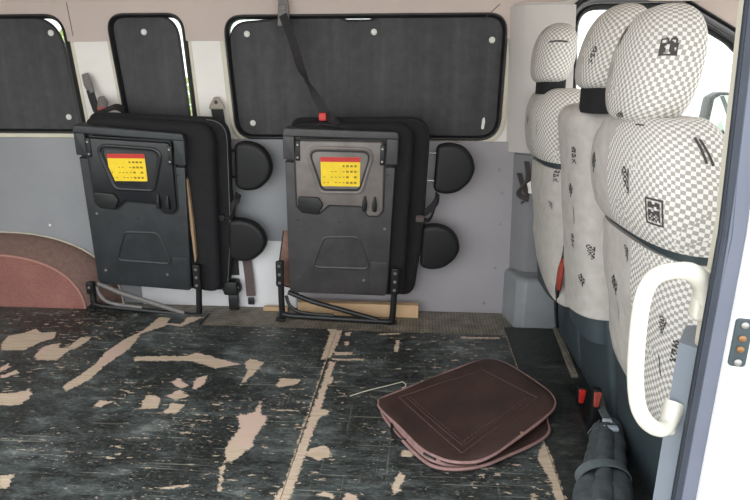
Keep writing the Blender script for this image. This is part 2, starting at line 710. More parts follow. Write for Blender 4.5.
def clip_hole_band():
    """headliner board with the window tops notched out of its lower edge"""
    z0, z1 = 1.18, 1.36
    pts = [Vector((-2.42, z1))]
    pts.append(Vector((-2.42, z0)))
    for W in (W1, W2, W3):
        up = [p for p in W if p.y > z0]
        up.sort(key=lambda p: p.x)
        # walk the window outline from its left crossing over the top to its right crossing
        k = len(W)
        idx = [i for i in range(k) if W[i].y > z0]
        # order as continuous run
        start = next(i for i in idx if (i - 1) % k not in idx)
        run = []
        i = start
        while i in idx:
            run.append(W[i])
            i = (i + 1) % k
        if run[0].x > run[-1].x:
            run = run[::-1]
        a, b = run[0], run[-1]
        pts.append(Vector((a.x - 0.004, z0)))
        pts += run
        pts.append(Vector((b.x + 0.004, z0)))
    pts.append(Vector((0.40, z0)))
    pts.append(Vector((0.40, 1.30)))
    pts.append(Vector((0.60, 1.325)))
    pts.append(Vector((0.98, 1.325)))
    pts.append(Vector((1.27, 1.18)))
    pts.append(Vector((1.72, 0.82)))
    pts.append(Vector((1.72, z1)))
    return pts


plate('trim_1', clip_hole_band(), [], XZ, WY - 0.012, WY - 0.0005, M['headliner'], 'structure')

# cove and roof lining
bm = bmesh.new()
prof = [(WY - 0.012, 1.335), (WY - 0.02, 1.352), (WY - 0.05, 1.385), (WY - 0.10, 1.415), (WY - 0.17, 1.435), (WY - 0.3, 1.448), (1.6, 1.46), (0.82, 1.45)]
prof += [(0.82, 1.47), (1.6, 1.48), (WY + 0.012, 1.48)]
for i in range(1):
    A = [bm.verts.new((-2.42, y, z)) for y, z in prof]
    B = [bm.verts.new((1.75, y, z)) for y, z in prof]
    k = len(prof)
    for j in range(k):
        bm.faces.new((A[j], A[(j + 1) % k], B[(j + 1) % k], B[j]))
    bm.faces.new(A)
    bm.faces.new(B[::-1])
struct(link('ceiling', bm, M['headliner']))
# joints between headliner boards
bm = bmesh.new()
for p0, p1 in (((66, 0), (73, 36)), ((500, 4), (486, 17))):
    a, b = at(*p0, Y=WY - 0.013), at(*p1, Y=WY - 0.013)
    a.z = min(a.z, 1.333)
    tube(bm, [a, b], 0.0016, 6)
struct(link('trim_2', bm, simple('headliner joint', (120, 106, 100), 0.9), smooth=True))

# floor pan (dirty ribbed metal)
bm = bmesh.new()
box(bm, -2.42, 1.75, 0.80, 2.475, -0.035, -0.012)
struct(link('floor', bm, M['tread'], smooth=False))
bm = bmesh.new()
box(bm, -9, 9, -5, 14, -0.70, -0.66)
struct(link('ground', bm, M['ground'], smooth=False))
# rear cabin wall end behind the wheel arch (outside the frame, closes the shell)
bm = bmesh.new()
box(bm, -2.44, -2.42, 0.9, 2.47, -0.02, 1.46)
struct(link('wall_rear', bm, M['white_metal'], smooth=False))

# window frames, seals, glass
for i, (W, gz) in enumerate(((W1, 0), (W2, 0), (W3, 0), (W4, 1))):
    bm = bmesh.new()
    ring(bm, W, XZ, 0.012, 0.010, WY - 0.020, WY + 0.02, 0.45)
    wf = struct(link('window_%d' % (i + 1), bm, M['seal']))
    bm = bmesh.new()
    slab(bm, offset(W, 0.002), XZ, WY + 0.024, WY + 0.028)
    g = link('pane', bm, M['glass'], wf, smooth=False)
    if not gz:
        bm = bmesh.new()
        ring(bm, W, XZ, -0.008, 0.030 if i == 2 else 0.022, WY - 0.006, WY + 0.001, 0.5)
        if i == 2:
            link('window_rim', bm, M['cream'], wf)
        else:
            link('window_rim', bm, M['cream'], wf)
    else:
        bm = bmesh.new()
        ring(bm, W, XZ, -0.012, 0.034, WY - 0.026, WY + 0.005, 0.4)
        link('window_rim', bm, M['dark_trim'], wf)
        bm = bmesh.new()
        ring(bm, W, XZ, -0.030, 0.046, WY - 0.030, WY + 0.005, 0.4)
        link('outer_seal', bm, M['seal'], wf)

# wall panels
bm = bmesh.new()
slab(bm, rrect(-2.42, -0.54, -0.012, 0.775, 0.004, 2), XZ, WY - 0.010, WY - 0.0005, 0.003)
pl = struct(link('trim_3', bm, M['panel_left']))
bm = bmesh.new()
slab(bm, rrect(-0.53, 0.450, -0.012, 0.770, 0.004, 2), XZ, WY - 0.012, WY - 0.0005, 0.003)
pr = struct(link('trim_4', bm, M['panel_right']))
for px, py in ((502, 193), (500, 224), (495, 268), (484, 303), (499, 170)):
    p = at(px, py, Y=WY - 0.012)
    bm = bmesh.new()
    disc(bm, p, (0, -1, 0), 0.007, 0.003, 12)
    link('screw', bm, M['panel_left'], pr)
bm = bmesh.new()
slab(bm, rrect(-1.30, -0.55, -0.012, 0.315, 0.004, 2), XZ, WY - 0.016, WY - 0.0105, 0.002)
struct(link('trim_5', bm, M['panel_white']))
for px, py in ((50, 225), (250, 226)):
    p = at(px, py, Y=WY - 0.010)
    bm = bmesh.new()
    disc(bm, p, (0, -1, 0), 0.006, 0.003, 10)
    link('screw', bm, M['white_metal'], pl)
# grey strip of painted metal under the left windows
bm = bmesh.new()
slab(bm, rrect(-2.42, -1.40, 0.775, 0.80, 0.004, 2), XZ, WY - 0.008, WY - 0.0005, 0.003)
struct(link('trim_6', bm, M['cream']))

# far pillar mouldings behind the driver's seat
def pillar_prof(z0, z1, y_face, x0, x1, mat, name, sl=0.0):
    bm = bmesh.new()
    pr_ = [(x0, WY), (x0 + 0.012, WY - 0.02), (x0 + 0.05, y_face + 0.012), (x0 + 0.075, y_face), (x1 - 0.03, y_face), (x1 - 0.008, y_face + 0.012), (x1, WY)]
    A = [bm.verts.new((x + sl, y, z0)) for x, y in pr_]
    B = [bm.verts.new((x, y, z1)) for x, y in pr_]
    k = len(pr_)
    for j in range(k):
        bm.faces.new((A[j], A[(j + 1) % k], B[(j + 1) % k], B[j]))
    bm.faces.new(A)
    bm.faces.new(B[::-1])
    bmesh.ops.bevel(bm, geom=[e for e in bm.edges if abs(e.verts[0].co.z - e.verts[1].co.z) < 1e-4 and e.verts[0].co.z > z1 - 1e-3], offset=0.01, segments=3, affect='EDGES')
    return struct(link(name, bm, mat, angle=50))


pillar_prof(0.73, 1.31, 2.395, 0.352, 0.612, M['pillar_grey'], 'trim_7', 0.03)
pillar_prof(-0.012, 0.73, 2.385, 0.405, 0.72, M['dark_trim'], 'trim_8', 0.02)
bm = bmesh.new()
slab(bm, rpoly([(0.405, 2.46), (0.435, 2.31), (0.47, 2.275), (0.66, 2.275), (0.68, 2.46)], [0, 0.02, 0.02, 0.02, 0], 4), XY, -0.012, 0.215, 0.0, bev_back=0.03)
struct(link('trim_9', bm, M['step_grey']))

# ------------------------------------------------------------------ near door pillar (front edge of the sliding door opening)
YP = 0.84


def vpx(px, Y):
    """world X of the vertical line that crosses image row 230"""
    return at(px, 230, Y=Y).x


xa, xb, xc, xd = at(714, 230, Y=0.868).x, at(720, 230, Y=0.845).x, at(709, 340, Y=0.81).x, at(728, 340, Y=0.795).x
xl = at(681, 340, Y=0.868).x
def lean_x(z):
    """the pillar leans inwards above the belt line"""
    return -0.06 * max(0.0, z - 0.8)


def column(name, prof, z0, z1, mat, parent=None):
    bm = bmesh.new()
    zs = [z0 + (z1 - z0) * i / 16 for i in range(17)]
    k = len(prof)
    rows = [[bm.verts.new((x + lean_x(z), y, z)) for x, y in prof] for z in zs]
    for A, B in zip(rows, rows[1:]):
        for j in range(k):
            bm.faces.new((A[j], A[(j + 1) % k], B[(j + 1) % k], B[j]))
    bm.faces.new(rows[0][::-1])
    bm.faces.new(rows[-1])
    es = [e for e in bm.edges if abs(e.verts[0].co.z - e.verts[1].co.z) > 0.02]
    bmesh.ops.bevel(bm, geom=es, offset=0.003, segments=2, affect='EDGES')
    return struct(link(name, bm, mat, parent, angle=35))


dp = column('door_1', [(xd - 0.002, 0.79), (0.75, 0.74), (0.75, 0.80), (xd + 0.02, 0.86), (xd, 0.83)], -0.3, 1.46, M['exterior'])
dp2 = column('trim_10', [(xa, 0.87), (xb + 0.004, 0.845), (xb + 0.08, 0.85), (xb + 0.09, 0.93), (xa + 0.06, 0.93)], 0.60, 1.45, M['cream'])
column('trim_11', [(xl - 0.003, 0.868), (xb + 0.004, 0.843), (xb + 0.08, 0.85), (xb + 0.09, 0.94), (xl + 0.040, 0.94)], -0.012, 0.600, M['lower_pillar'])
column('trim_12', [(xb, 0.842), (xb * 0.815 / 0.842 + 0.003, 0.815), (xc + 0.001, 0.808), (xc + 0.02, 0.85)], -0.05, 1.45, M['pillar_seal'])
bm = bmesh.new()
tube(bm, [(xb * 0.83 / 0.842 + 0.004 + lean_x(z), 0.832, z) for z in np.linspace(-0.05, 1.45, 17)], 0.0065, 10)
struct(link('trim_13', bm, simple('dark slate rubber lip', (50, 56, 67), 0.5, 0.15, 20)))
column('trim_14', [(xc, 0.815), (xc + 0.001, 0.806), (xd, 0.795), (xd + 0.02, 0.85), (xc + 0.02, 0.85)], -0.05, 1.45, M['jamb'])

# striker plate on the jamb
sp = at(738, 343, Y=0.785)
st = thing('door_striker', 'small dark metal striker plate with brass bolts on the white door edge', 'door striker', (sp.x, sp.y, sp.z - 0.03))
# the white door skin face runs from (xd, .79) to (.75, .74)
tdir = Vector((0.75 - xd, 0.74 - 0.79, 0)).normalized()
ndir = Vector((tdir.y, -tdir.x, 0))
so = Vector((xd - 0.002, 0.79, 0)) + tdir * ((sp.x - xd) / tdir.x + 0.006)
so.z = sp.z
so.x += lean_x(sp.z)
FS = Frame(so, tdir, (0, 0, 1), ndir)
bm = bmesh.new()
slab(bm, rrect(-0.0115, 0.0115, -0.037, 0.038, 0.006), FS, 0.0, 0.005, 0.0015)
part('plate', bm, M['base_dark'], st)
for v, m, nm in ((0.034, 'bright', 'screw'), (-0.034, 'bright', 'screw'), (0.010, 'brass', 'bolt'), (-0.010, 'brass', 'bolt')):
    bm = bmesh.new()
    disc(bm, FS((0.0, v * 0.86), 0.005), ndir, 0.0052, 0.003, 12, 0.002)
    part(nm, bm, M[m], st)

# grab handle
gh = thing('grab_handle', 'ivory plastic grab handle looped on the door pillar', 'handle', at(690, 430, Y=0.87))
path = [(706, 297, .868), (702, 282, .855), (690, 272, .835), (672, 271, .815), (655, 277, .803), (645, 292, .80), (640, 315, .80), (636.5, 350, .80), (635.5, 380, .80), (638, 405, .80),
        (645, 420, .805), (655, 428, .82), (664, 428, .838), (670, 418, .855), (675, 403, .868)]
pp = smooth_path([at(x, y, Y=Y) for x, y, Y in path], 6)
k = len(pp)
rad = []
for i in range(k):
    t = i / (k - 1)
    e = max(0.0, 1 - min(t, 1 - t) / 0.2)
    rad.append(0.0125 + 0.007 * e)
bm = bmesh.new()
tube(bm, pp, rad, 16, flat=0.85)
part('grip', bm, M['handle'], gh)
for (x, y), h in (((704, 290), 0.05), ((671, 416), 0.032)):
    c = at(x, y, Y=0.868)
    bm = bmesh.new()
    FH = Frame(c, (1, 0, 0), (0, 0, 1), (0, -1, 0))
    slab(bm, rrect(-0.014, 0.014, -h, h * 0.7, 0.010), FH, -0.012, 0.012, 0.006)
    part('mount', bm, M['handle'], gh)

# ------------------------------------------------------------------ plywood floor boards with peeling paint
PX = []      # worn patches, traced on the floor plane


def patch(pts, ox, oy, s, bias=0.0):
    PX.append(([at(ox + x / s, oy + y / s, Z=0) for x, y in pts], bias))


for P in ([(5, 110), (20, 90), (50, 85), (90, 72), (100, 82), (140, 80), (135, 95), (100, 105), (60, 125), (5, 125)],
          [(85, 140), (110, 115), (150, 108), (145, 120), (180, 120), (140, 150), (95, 150)],
          [(165, 122), (200, 95), (228, 92), (215, 105), (185, 122)],
          [(158, 215), (190, 195), (240, 160), (265, 130), (310, 100), (360, 75), (400, 42), (425, 45), (410, 65), (350, 85), (330, 115), (260, 165), (220, 200), (165, 228)],
          [(405, 58), (455, 60), (470, 42), (508, 43), (480, 55), (452, 66)],
          [(335, 142), (470, 140), (490, 132), (560, 150), (600, 160), (540, 170), (480, 152), (340, 152)],
          [(600, 215), (620, 175), (610, 160), (625, 148), (660, 155), (640, 180), (610, 205)],
          [(690, 215), (705, 195), (750, 198), (745, 208), (700, 218)],
          [(-20, 235), (40, 232), (75, 222), (78, 240), (50, 262), (-20, 264)],
          [(560, 390), (570, 360), (600, 320), (595, 290), (640, 280), (652, 250), (650, 285), (668, 290), (660, 310), (640, 335), (630, 365), (600, 390), (575, 405)],
          [(547, 475), (551, 430), (560, 400), (566, 402), (557, 435), (553, 475)],
          [(480, 220), (490, 195), (520, 188), (510, 210), (490, 222)],
          [(350, 270), (370, 235), (400, 245), (395, 270)],
          [(410, 282), (430, 258), (460, 262), (440, 285)],
          [(430, 208), (445, 195), (470, 215), (450, 220)],
          [(415, 240), (450, 225), (470, 240), (440, 250)],
          [(235, 265), (250, 250), (278, 255), (250, 268)],
          [(0, 190), (40, 176), (45, 182), (10, 195)],
          [(0, 440), (35, 435), (15, 470), (-5, 470)],
          [(0, 170), (20, 160), (25, 168), (0, 180)],
          [(400, 470), (470, 462), (470, 467), (400, 474)],
          ):
    patch(P, 0, 300, 2.5, 0.003)
for P in ([(302, 150), (325, 82), (310, 60), (357, 65), (352, 90), (330, 142)],
          [(280, 305), (290, 265), (330, 280), (310, 290), (292, 305)],
          [(260, 390), (275, 372), (310, 362), (325, 372), (330, 390), (300, 400)],
          [(480, 490), (485, 445), (500, 432), (510, 440), (500, 475)],
          [(500, 390), (510, 375), (540, 378), (535, 395)],
          [(290, 487), (310, 478), (345, 490), (330, 496)],
          [(355, 500), (365, 480), (390, 490), (395, 505)],
          [(335, 129), (380, 131), (380, 137), (335, 137)], [(330, 147), (410, 147), (410, 151), (330, 151)],
          [(362, 82), (378, 80), (375, 90), (364, 90)], [(360, 105), (375, 102), (372, 112), (362, 112)],
          [(485, 130), (488, 100), (498, 100), (497, 130)],
          [(315, 205), (328, 190), (335, 200), (325, 212)],
          [(445, 85), (500, 82), (500, 86), (450, 88)],
          [(653, 92), (750, 93), (750, 97), (653, 97)]):
    patch(P, 200, 300, 2.5, 0.001)
patch([(185, 505), (215, 460), (250, 370), (290, 260), (327, 155), (333, 158), (289, 300), (259, 385), (230, 470), (214, 505)], 200, 300, 2.5, 0.007)
for P in ([(552, 375), (570, 335), (580, 345), (612, 440), (632, 505), (608, 505), (590, 440)],):
    patch(P, 350, 330, 2.94, 0.004)


def sdf(X, Y):
    """signed distance (positive inside) to the union of worn patches"""
    best = np.full(X.shape, -1.0)
    for P, bias in PX:
        xs = np.array([p.x for p in P])
        ys = np.array([p.y for p in P])
        near = (X > xs.min() - 0.06) & (X < xs.max() + 0.06) & (Y > ys.min() - 0.06) & (Y < ys.max() + 0.06)
        if not near.any():
            continue
        x, y = X[near], Y[near]
        d = np.full(x.shape, 9.0)
        ins = np.zeros(x.shape, bool)
        k = len(P)
        for i in range(k):
            ax, ay, bx, by = xs[i - 1], ys[i - 1], xs[i], ys[i]
            ex, ey = bx - ax, by - ay
            t = np.clip(((x - ax) * ex + (y - ay) * ey) / (ex * ex + ey * ey + 1e-12), 0, 1)
            d = np.minimum(d, np.hypot(x - ax - t * ex, y - ay - t * ey))
            c = ((ay > y) != (by > y)) & (x < (bx - ax) * (y - ay) / (by - ay + 1e-12) + ax)
            ins ^= c
        s = np.where(ins, d, -d) + bias
        best[near] = np.maximum(best[near], s)
    return np.clip(best, -0.05, 0.03)


def board(name, label, x0, x1, y0, y1, mat, notch=None, z1=0.0, th=0.011, edge=None):
    dx = 0.006
    nx, ny = int((x1 - x0) / dx), int((y1 - y0) / dx)
    gx, gy = np.linspace(x0, x1, nx + 1), np.linspace(y0, y1, ny + 1)
    X, Y = np.meshgrid(gx, gy)
    S = sdf(X, Y) - 0.0005
    # worn board edges
    e = np.minimum(np.abs(X - x1) if edge else 9 + 0 * X, 9)
    if edge:
        S = np.maximum(S, edge - e)
    idx = np.arange((nx + 1) * (ny + 1)).reshape(ny + 1, nx + 1)
    q = np.stack([idx[:-1, :-1], idx[:-1, 1:], idx[1:, 1:], idx[1:, :-1]], -1).reshape(-1, 4)
    if notch:
        cx = (X[:-1, :-1] + X[1:, 1:]).ravel() / 2
        cy = (Y[:-1, :-1] + Y[1:, 1:]).ravel() / 2
        q = q[~((cx > notch[0]) & (cy > notch[1]))]
    vs = np.stack([X.ravel() - x0, Y.ravel() - y0, np.zeros(X.size)], -1)
    me = bpy.data.meshes.new(name)
    me.from_pydata(vs.tolist(), [], q.tolist())
    bm = bmesh.new()
    bm.from_mesh(me)
    lay = bm.verts.layers.float.new('wear')
    bm.verts.ensure_lookup_table()
    Sf = S.ravel()
    for i, v in enumerate(bm.verts):
        v[lay] = float(Sf[i])
    loose = [v for v in bm.verts if not v.link_faces]
    bmesh.ops.delete(bm, geom=loose, context='VERTS')
    bd = [e_ for e_ in bm.edges if e_.is_boundary]
    r = bmesh.ops.extrude_edge_only(bm, edges=bd)
    nv = [g for g in r['geom'] if isinstance(g, bmesh.types.BMVert)]
    for v in nv:
        v.co.z -= th
    bmesh.ops.recalc_face_normals(bm, faces=bm.faces[:])
    bm.to_mesh(me)
    bm.free()
    me.materials.append(mat)
    o = bpy.data.objects.new(name, me)
    COL.objects.link(o)
    o.location = (x0, y0, z1)
    return tag(o, label, 'floor board')


board('floor_board', 'large black painted plywood floor board with long tan worn patches, left of the pale seam', -2.40, -0.3255, 0.82, 2.335, M['ply'], (-0.93, 2.195), edge=0.004)
board('floor_board', 'black painted plywood floor board under the brown case, between the two seams', -0.3235, 0.389, 0.82, 2.185, M['ply'], edge=0.003)
board('floor_board', 'narrow grimy black floor board beside the front seat bases', 0.391, 0.62, 0.82, 2.27, M['ply_grime'])

# ------------------------------------------------------------------ wheel arch
wa = thing('wheel_arch_cover', 'red-brown carpeted wheel arch box with pale piping, low by the left wall', 'wheel arch', (-1.95, 2.40, -0.012))


def arch_pts(cx, rx, rz, n=26, p=2.3):
    out = []
    for i in range(n + 1):
        a = PI * i / n
        c, s = math.cos(a), math.sin(a)
        out.append((cx + rx * math.copysign(abs(c) ** (2 / p), c), -0.012 + rz * abs(s) ** (2 / p)))
    return out


back = arch_pts(-1.95, 0.55, 0.345)
front = arch_pts(-1.95, 0.425, 0.265)
bm = bmesh.new()
A = [bm.verts.new((x, 2.342, z)) for x, z in front]
c0 = bm.verts.new((-1.95, 2.342, -0.012))
for j in range(len(A) - 1):
    bm.faces.new((A[j], A[j + 1], c0))
part('front_face', bm, M['carpet'], wa)
bm = bmesh.new()
rows = []
for t in np.linspace(0, 1, 7):
    s = math.sin(t * PI / 2)
    y = 2.342 + (2.448 - 2.342) * t
    rows.append([bm.verts.new((a[0] * (1 - s) + b[0] * s, y, a[1] * (1 - s) + b[1] * s)) for a, b in zip(front, back)])
for R0, R1 in zip(rows, rows[1:]):
    for j in range(len(R0) - 1):
        bm.faces.new((R0[j], R0[j + 1], R1[j + 1], R1[j]))
part('top_cover', bm, M['carpet_brown'], wa)
bm = bmesh.new()
tube(bm, [(x, 2.34, z) for x, z in front], 0.005, 8)
part('piping', bm, simple('dusty rose piping', (176, 132, 120), 0.8, 0.1), wa)
bm = bmesh.new()
tube(bm, [(x, 2.446, z) for x, z in back], 0.005, 8)
part('edge_strip', bm, M['thread'], wa)

# ------------------------------------------------------------------ sunshades


def shade(label, ol, cups, root_xy, extra=None):
    r = thing('window_sunshade', label, 'sunshade', (root_xy[0], WY + 0.012, root_xy[1]), 'black sunshades over the side windows')
    bm = bmesh.new()
    slab(bm, ol, XZ, WY + 0.004, WY + 0.009, 0.0015)
    part('shade_panel', bm, M['shade'], r)
    bm = bmesh.new()
    ring(bm, ol, XZ, 0.010, 0.001, WY + 0.002, WY + 0.010, 0.4)
    part('edge_binding', bm, M['seal'], r)
    for px, py in cups:
        p = at(px, py, Y=WY + 0.004)
        bm = bmesh.new()
        disc(bm, p, (0, -1, 0), 0.0125, 0.004, 16, 0.006)
        part('suction_cup', bm, M['cup'], r)
    return r


shade('black sunshade in the leftmost window, partly cut off by the photo edge', rpoly([(-2.245, 0.802), (-1.492, 0.802), (-1.528, 1.283), (-2.245, 1.283)], [0.07, 0.05, 0.15, 0.07], 8), [(51, 33), (69, 117)], (-1.88, 0.80))
shade('narrow black sunshade in the middle window, with one white suction cup', rpoly([(-1.275, 0.802), (-0.988, 0.802), (-1.012, 1.283), (-1.309, 1.283)], [0.06, 0.05, 0.10, 0.07], 8), [(144, 32)], (-1.15, 0.80))
shade('wide black sunshade in the largest window, behind the right folded seat', rpoly([(-0.784, 0.784), (0.341, 0.784), (0.349, 1.274), (-0.16, 1.274), (-0.20, 1.259), (-0.30, 1.259), (-0.34, 1.274), (-0.55, 1.274), (-0.62, 1.262), (-0.795, 1.252)], [0.08, 0.09, 0.075, 0.05, 0.05, 0.05, 0.05, 0.1, 0.1, 0.12], 8), [(247, 34), (374, 32), (492, 40), (253, 123)], (-0.22, 0.79))
# small irregular white patch near the right of the wide shade
p = at(483, 124, Y=WY + 0.004)
bm = bmesh.new()
slab(bm, rpoly([(p.x - 0.008, p.z - 0.02), (p.x + 0.004, p.z - 0.022), (p.x + 0.009, p.z + 0.01), (p.x + 0.004, p.z + 0.03), (p.x - 0.004, p.z + 0.02)], 0.004, 3), XZ, WY - 0.001, WY + 0.003, 0.001)
ws = [o for o in COL.objects if o.get('label', '').startswith('wide black sunshade')][0]
part('patch', bm, M['cup'], ws)

# ------------------------------------------------------------------ folded side seats
LF = Frame((0, 0, 0), (1, 0, 0), (0, 0, 1), (0, 1, 0))


def loc_frame(O, V):
    V = Vector(V).normalized()
    U = (Vector((1, 0, 0)) - V * V.x).normalized()
    Yv = V.cross(U)
    m = Matrix((U, Yv, V)).transposed().to_4x4()
    m.translation = Vector(O)
    return m


def lpart(name, bm, mat, root, **k):
    return link(name, bm, mat, root, **k)


def folded_seat(label, O, V, left):
    r = thing('folded_seat', label, 'folded seat', O, 'black folding seats stowed against the side wall')
    r.matrix_world = loc_frame(O, V)
    PAN, LID = (M['pan_dusty'], M['lid']) if left else (M['pan'], M['lid_sheen'])
    # --- seat pan: black moulded underside
    bm = bmesh.new()
    pan = rpoly([(-0.214, 0.128), (0.213, 0.140), (0.220, 0.71), (-0.219, 0.71)], [0.02, 0.02, 0.0, 0.0], 5)
    slab(bm, pan, LF, 0.0, 0.035, 0.005)
    sp_ = lpart('seat_pan', bm, PAN, r)
    # upper hood: inverted U around the lid
    bm = bmesh.new()
    for h0, h1 in ((-0.224, -0.178), (0.182, 0.228)):
        slab(bm, rrect(h0, h1, 0.722, 0.83, 0.005), LF, -0.008, 0.045, 0.004)
    slab(bm, rrect(-0.222, 0.226, 0.812, 0.845, 0.02), LF, 0.0, 0.045, 0.004)
    slab(bm, rpoly([(-0.224, 0.812), (0.228, 0.822), (0.226, 0.852), (-0.222, 0.846)], [0.004, 0.004, 0.028, 0.026], 5), LF, -0.012, 0.0, 0.005)
    lpart('pan_hood', bm, PAN, r)
    # back plate behind the lid
    bm = bmesh.new()
    slab(bm, rrect(-0.215, 0.215, 0.69, 0.83, 0.01), LF, 0.012, 0.05, 0.003)
    lpart('back_plate', bm, M['steel'], r)
    # --- lid with the label
    bm = bmesh.new()
    lid = rpoly([(-0.160, 0.800), (0.165, 0.810), (0.176, 0.745), (0.178, 0.530), (0.160, 0.508), (0.120, 0.506), (0.096, 0.545), (-0.040, 0.543), (-0.085, 0.502), (-0.150, 0.508), (-0.172, 0.530), (-0.176, 0.745)], [0.012, 0.012, 0.01, 0.012, 0.012, 0.012, 0.012, 0.012, 0.015, 0.02, 0.012, 0.01], 4)
    slab(bm, lid, LF, -0.012, 0.02, 0.006)
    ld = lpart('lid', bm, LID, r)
    # dark gap lines: rim of the lid
    bm = bmesh.new()
    ring(bm, lid, LF, -0.001, 0.007, -0.003, 0.02)
    lpart('lid_gasket', bm, M['seal'], ld)
    bm = bmesh.new()
    ring(bm, rpoly([(-0.135, 0.775), (0.138, 0.782), (0.090, 0.604), (-0.075, 0.596)], [0.04, 0.04, 0.03, 0.03], 6), LF, 0.007, 0.007, -0.020, -0.010, 0.4)
    lpart('raised_rim', bm, LID, ld)
    bm = bmesh.new()
    ring(bm, rpoly([(-0.127, 0.767), (0.130, 0.774), (0.084, 0.611), (-0.069, 0.604)], [0.036, 0.036, 0.027, 0.027], 6), LF, 0.007, 0.0, -0.0150, -0.010)
    lpart('rim_groove', bm, M['seal'], ld)
    # label
    bm = bmesh.new()
    sk = [(-0.089, 0.628), (0.066, 0.642), (0.063, 0.756), (-0.093, 0.742)] if left else [(-0.071, 0.622), (0.083, 0.629), (0.083, 0.747), (-0.075, 0.740)]
    slab(bm, rpoly(sk, 0.004, 3), LF, -0.0135, -0.0118)
    lb = lpart('warning_label', bm, M['yellow'], r)
    lb['label'] = 'yellow warning label with a red top band'
    bm = bmesh.new()
    s2 = [Vector(sk[3]).lerp(Vector(sk[0]), 0.16), Vector(sk[2]).lerp(Vector(sk[1]), 0.16), Vector(sk[2]), Vector(sk[3])]
    slab(bm, [Vector(p) for p in s2], LF, -0.0142, -0.0130)
    lpart('red_band', bm, M['red'], lb)
    rr = random.Random(3)
    for row in range(4):
        for col_ in range(9):
            u, v = 0.08 + col_ * 0.1, 0.70 - row * 0.19
            if col_ < 4 and row in (0,) or rr.random() < 0.25:
                continue
            a = Vector(sk[0]).lerp(Vector(sk[1]), u)
            b = Vector(sk[3]).lerp(Vector(sk[2]), u)
            c = a.lerp(b, v)
            w = 0.005 if col_ > 5 else 0.0035
            h = 0.004 if (row == 0 or col_ > 5) else 0.0015
            bm = bmesh.new()
            box(bm, c.x - w, c.x + w, -0.0142, -0.0133, c.y - h, c.y + h)
            lpart('printed_character', bm, M['ink'], lb, smooth=False)
    # corner latches
    for sx in (-1, 1):
        bm = bmesh.new()
        cx = 0.002 + sx * 0.166
        box(bm, cx - 0.009, cx + 0.009, -0.016, 0.01, 0.72, 0.80, 0.003)
        lpart('latch', bm, M['seal'], r)
        lt = r.children[-1] if False else None
        for zz in (0.735, 0.785):
            bm = bmesh.new()
            disc(bm, (cx, -0.016, zz), (0, -1, 0), 0.005, 0.004, 10)
            lpart('latch_pin', bm, M['bright'], r)
    # catches at the lower corners of the lid
    bm = bmesh.new()
    slab(bm, rpoly([(-0.165, 0.575), (-0.082, 0.575), (-0.062, 0.545), (-0.082, 0.505), (-0.150, 0.505), (-0.168, 0.53)], 0.012, 3), LF, -0.022, -0.01, 0.004)
    lpart('catch', bm, M['steel'], r)
    for u in (0.105, 0.145):
        bm = bmesh.new()
        tube(bm, [(u, -0.016, 0.53), (u, -0.02, 0.56), (u, -0.014, 0.59)], [0.009, 0.010, 0.004], 8)
        lpart('spring_finger', bm, M['seal'], r)
    # raised trapezoid on the pan
    bm = bmesh.new()
    ring(bm, rpoly([(-0.112, 0.258), (0.132, 0.266), (0.082, 0.408), (-0.062, 0.398)], [0.02, 0.02, 0.03, 0.03], 5), LF, 0.005, 0.006, -0.006, 0.002, 0.4)
    lpart('embossed_rim', bm, PAN, sp_)
    bm = bmesh.new()
    slab(bm, rrect(0.135, 0.208, 0.15, 0.30, 0.012), LF, -0.003, 0.002, 0.002)
    lpart('pan_boss', bm, PAN, sp_)
    rr = random.Random(11 if left else 5)
    for u, v in ((-0.175, 0.47), (0.0, 0.47), (0.19, 0.68), (-0.17, 0.2), (-0.1, 0.165), (0.02, 0.15), (0.11, 0.21), (0.19, 0.45), (-0.19, 0.33)):
        bm = bmesh.new()
        disc(bm, (u, 0.0, v), (0, -1, 0), 0.006, 0.0025, 10)
        lpart('rivet', bm, M['anchor'] if rr.random() < 0.5 else PAN, sp_)
    # --- cushions, seat cushion in front, backrest behind
    cx1 = 0.330 if left else 0.285
    bm = bmesh.new()
    top = 0.895 if not left else 0.905
    wx = 0.026 if left else 0.0
    slab(bm, rpoly([(-0.195, 0.15), (cx1, 0.12), (cx1, top - 0.02), (-0.20, top - 0.035)], [0.03, 0.05, 0.07, 0.05], 8), LF, 0.030, 0.088, 0.022, 5)
    sc_ = lpart('seat_cushion', bm, M['fabric'], r)
    bm = bmesh.new()
    slab(bm, rpoly([(-0.205, 0.14), (0.328 + wx, 0.10), (0.352 + wx, 0.40), (0.350 + wx, top), (-0.215, top - 0.03)], [0.03, 0.06, 0.05, 0.085, 0.05], 8), LF, 0.084, 0.138, 0.020, 5)
    bk = lpart('backrest', bm, M['fabric'], r)
    bm = bmesh.new()
    sol = offset(rpoly([(-0.205, 0.14), (0.328 + wx, 0.10), (0.352 + wx, 0.40), (0.350 + wx, top), (-0.215, top - 0.03)], [0.03, 0.06, 0.05, 0.085, 0.05], 8), 0.006)
    pts = [(p.x, 0.087, p.y) for p in sol if p.x > 0.2]
    pts.sort(key=lambda p: p[2])
    tube(bm, pts, 0.0016, 6)
    lpart('piping', bm, M['stitch'] if left else M['vinyl'], bk)
    # hinge shell on the wall side
    bm = bmesh.new()
    slab(bm, rrect(-0.17, 0.28, 0.16, 0.8, 0.03), LF, 0.134, 0.142, 0.003)
    lpart('back_shell', bm, PAN, r)
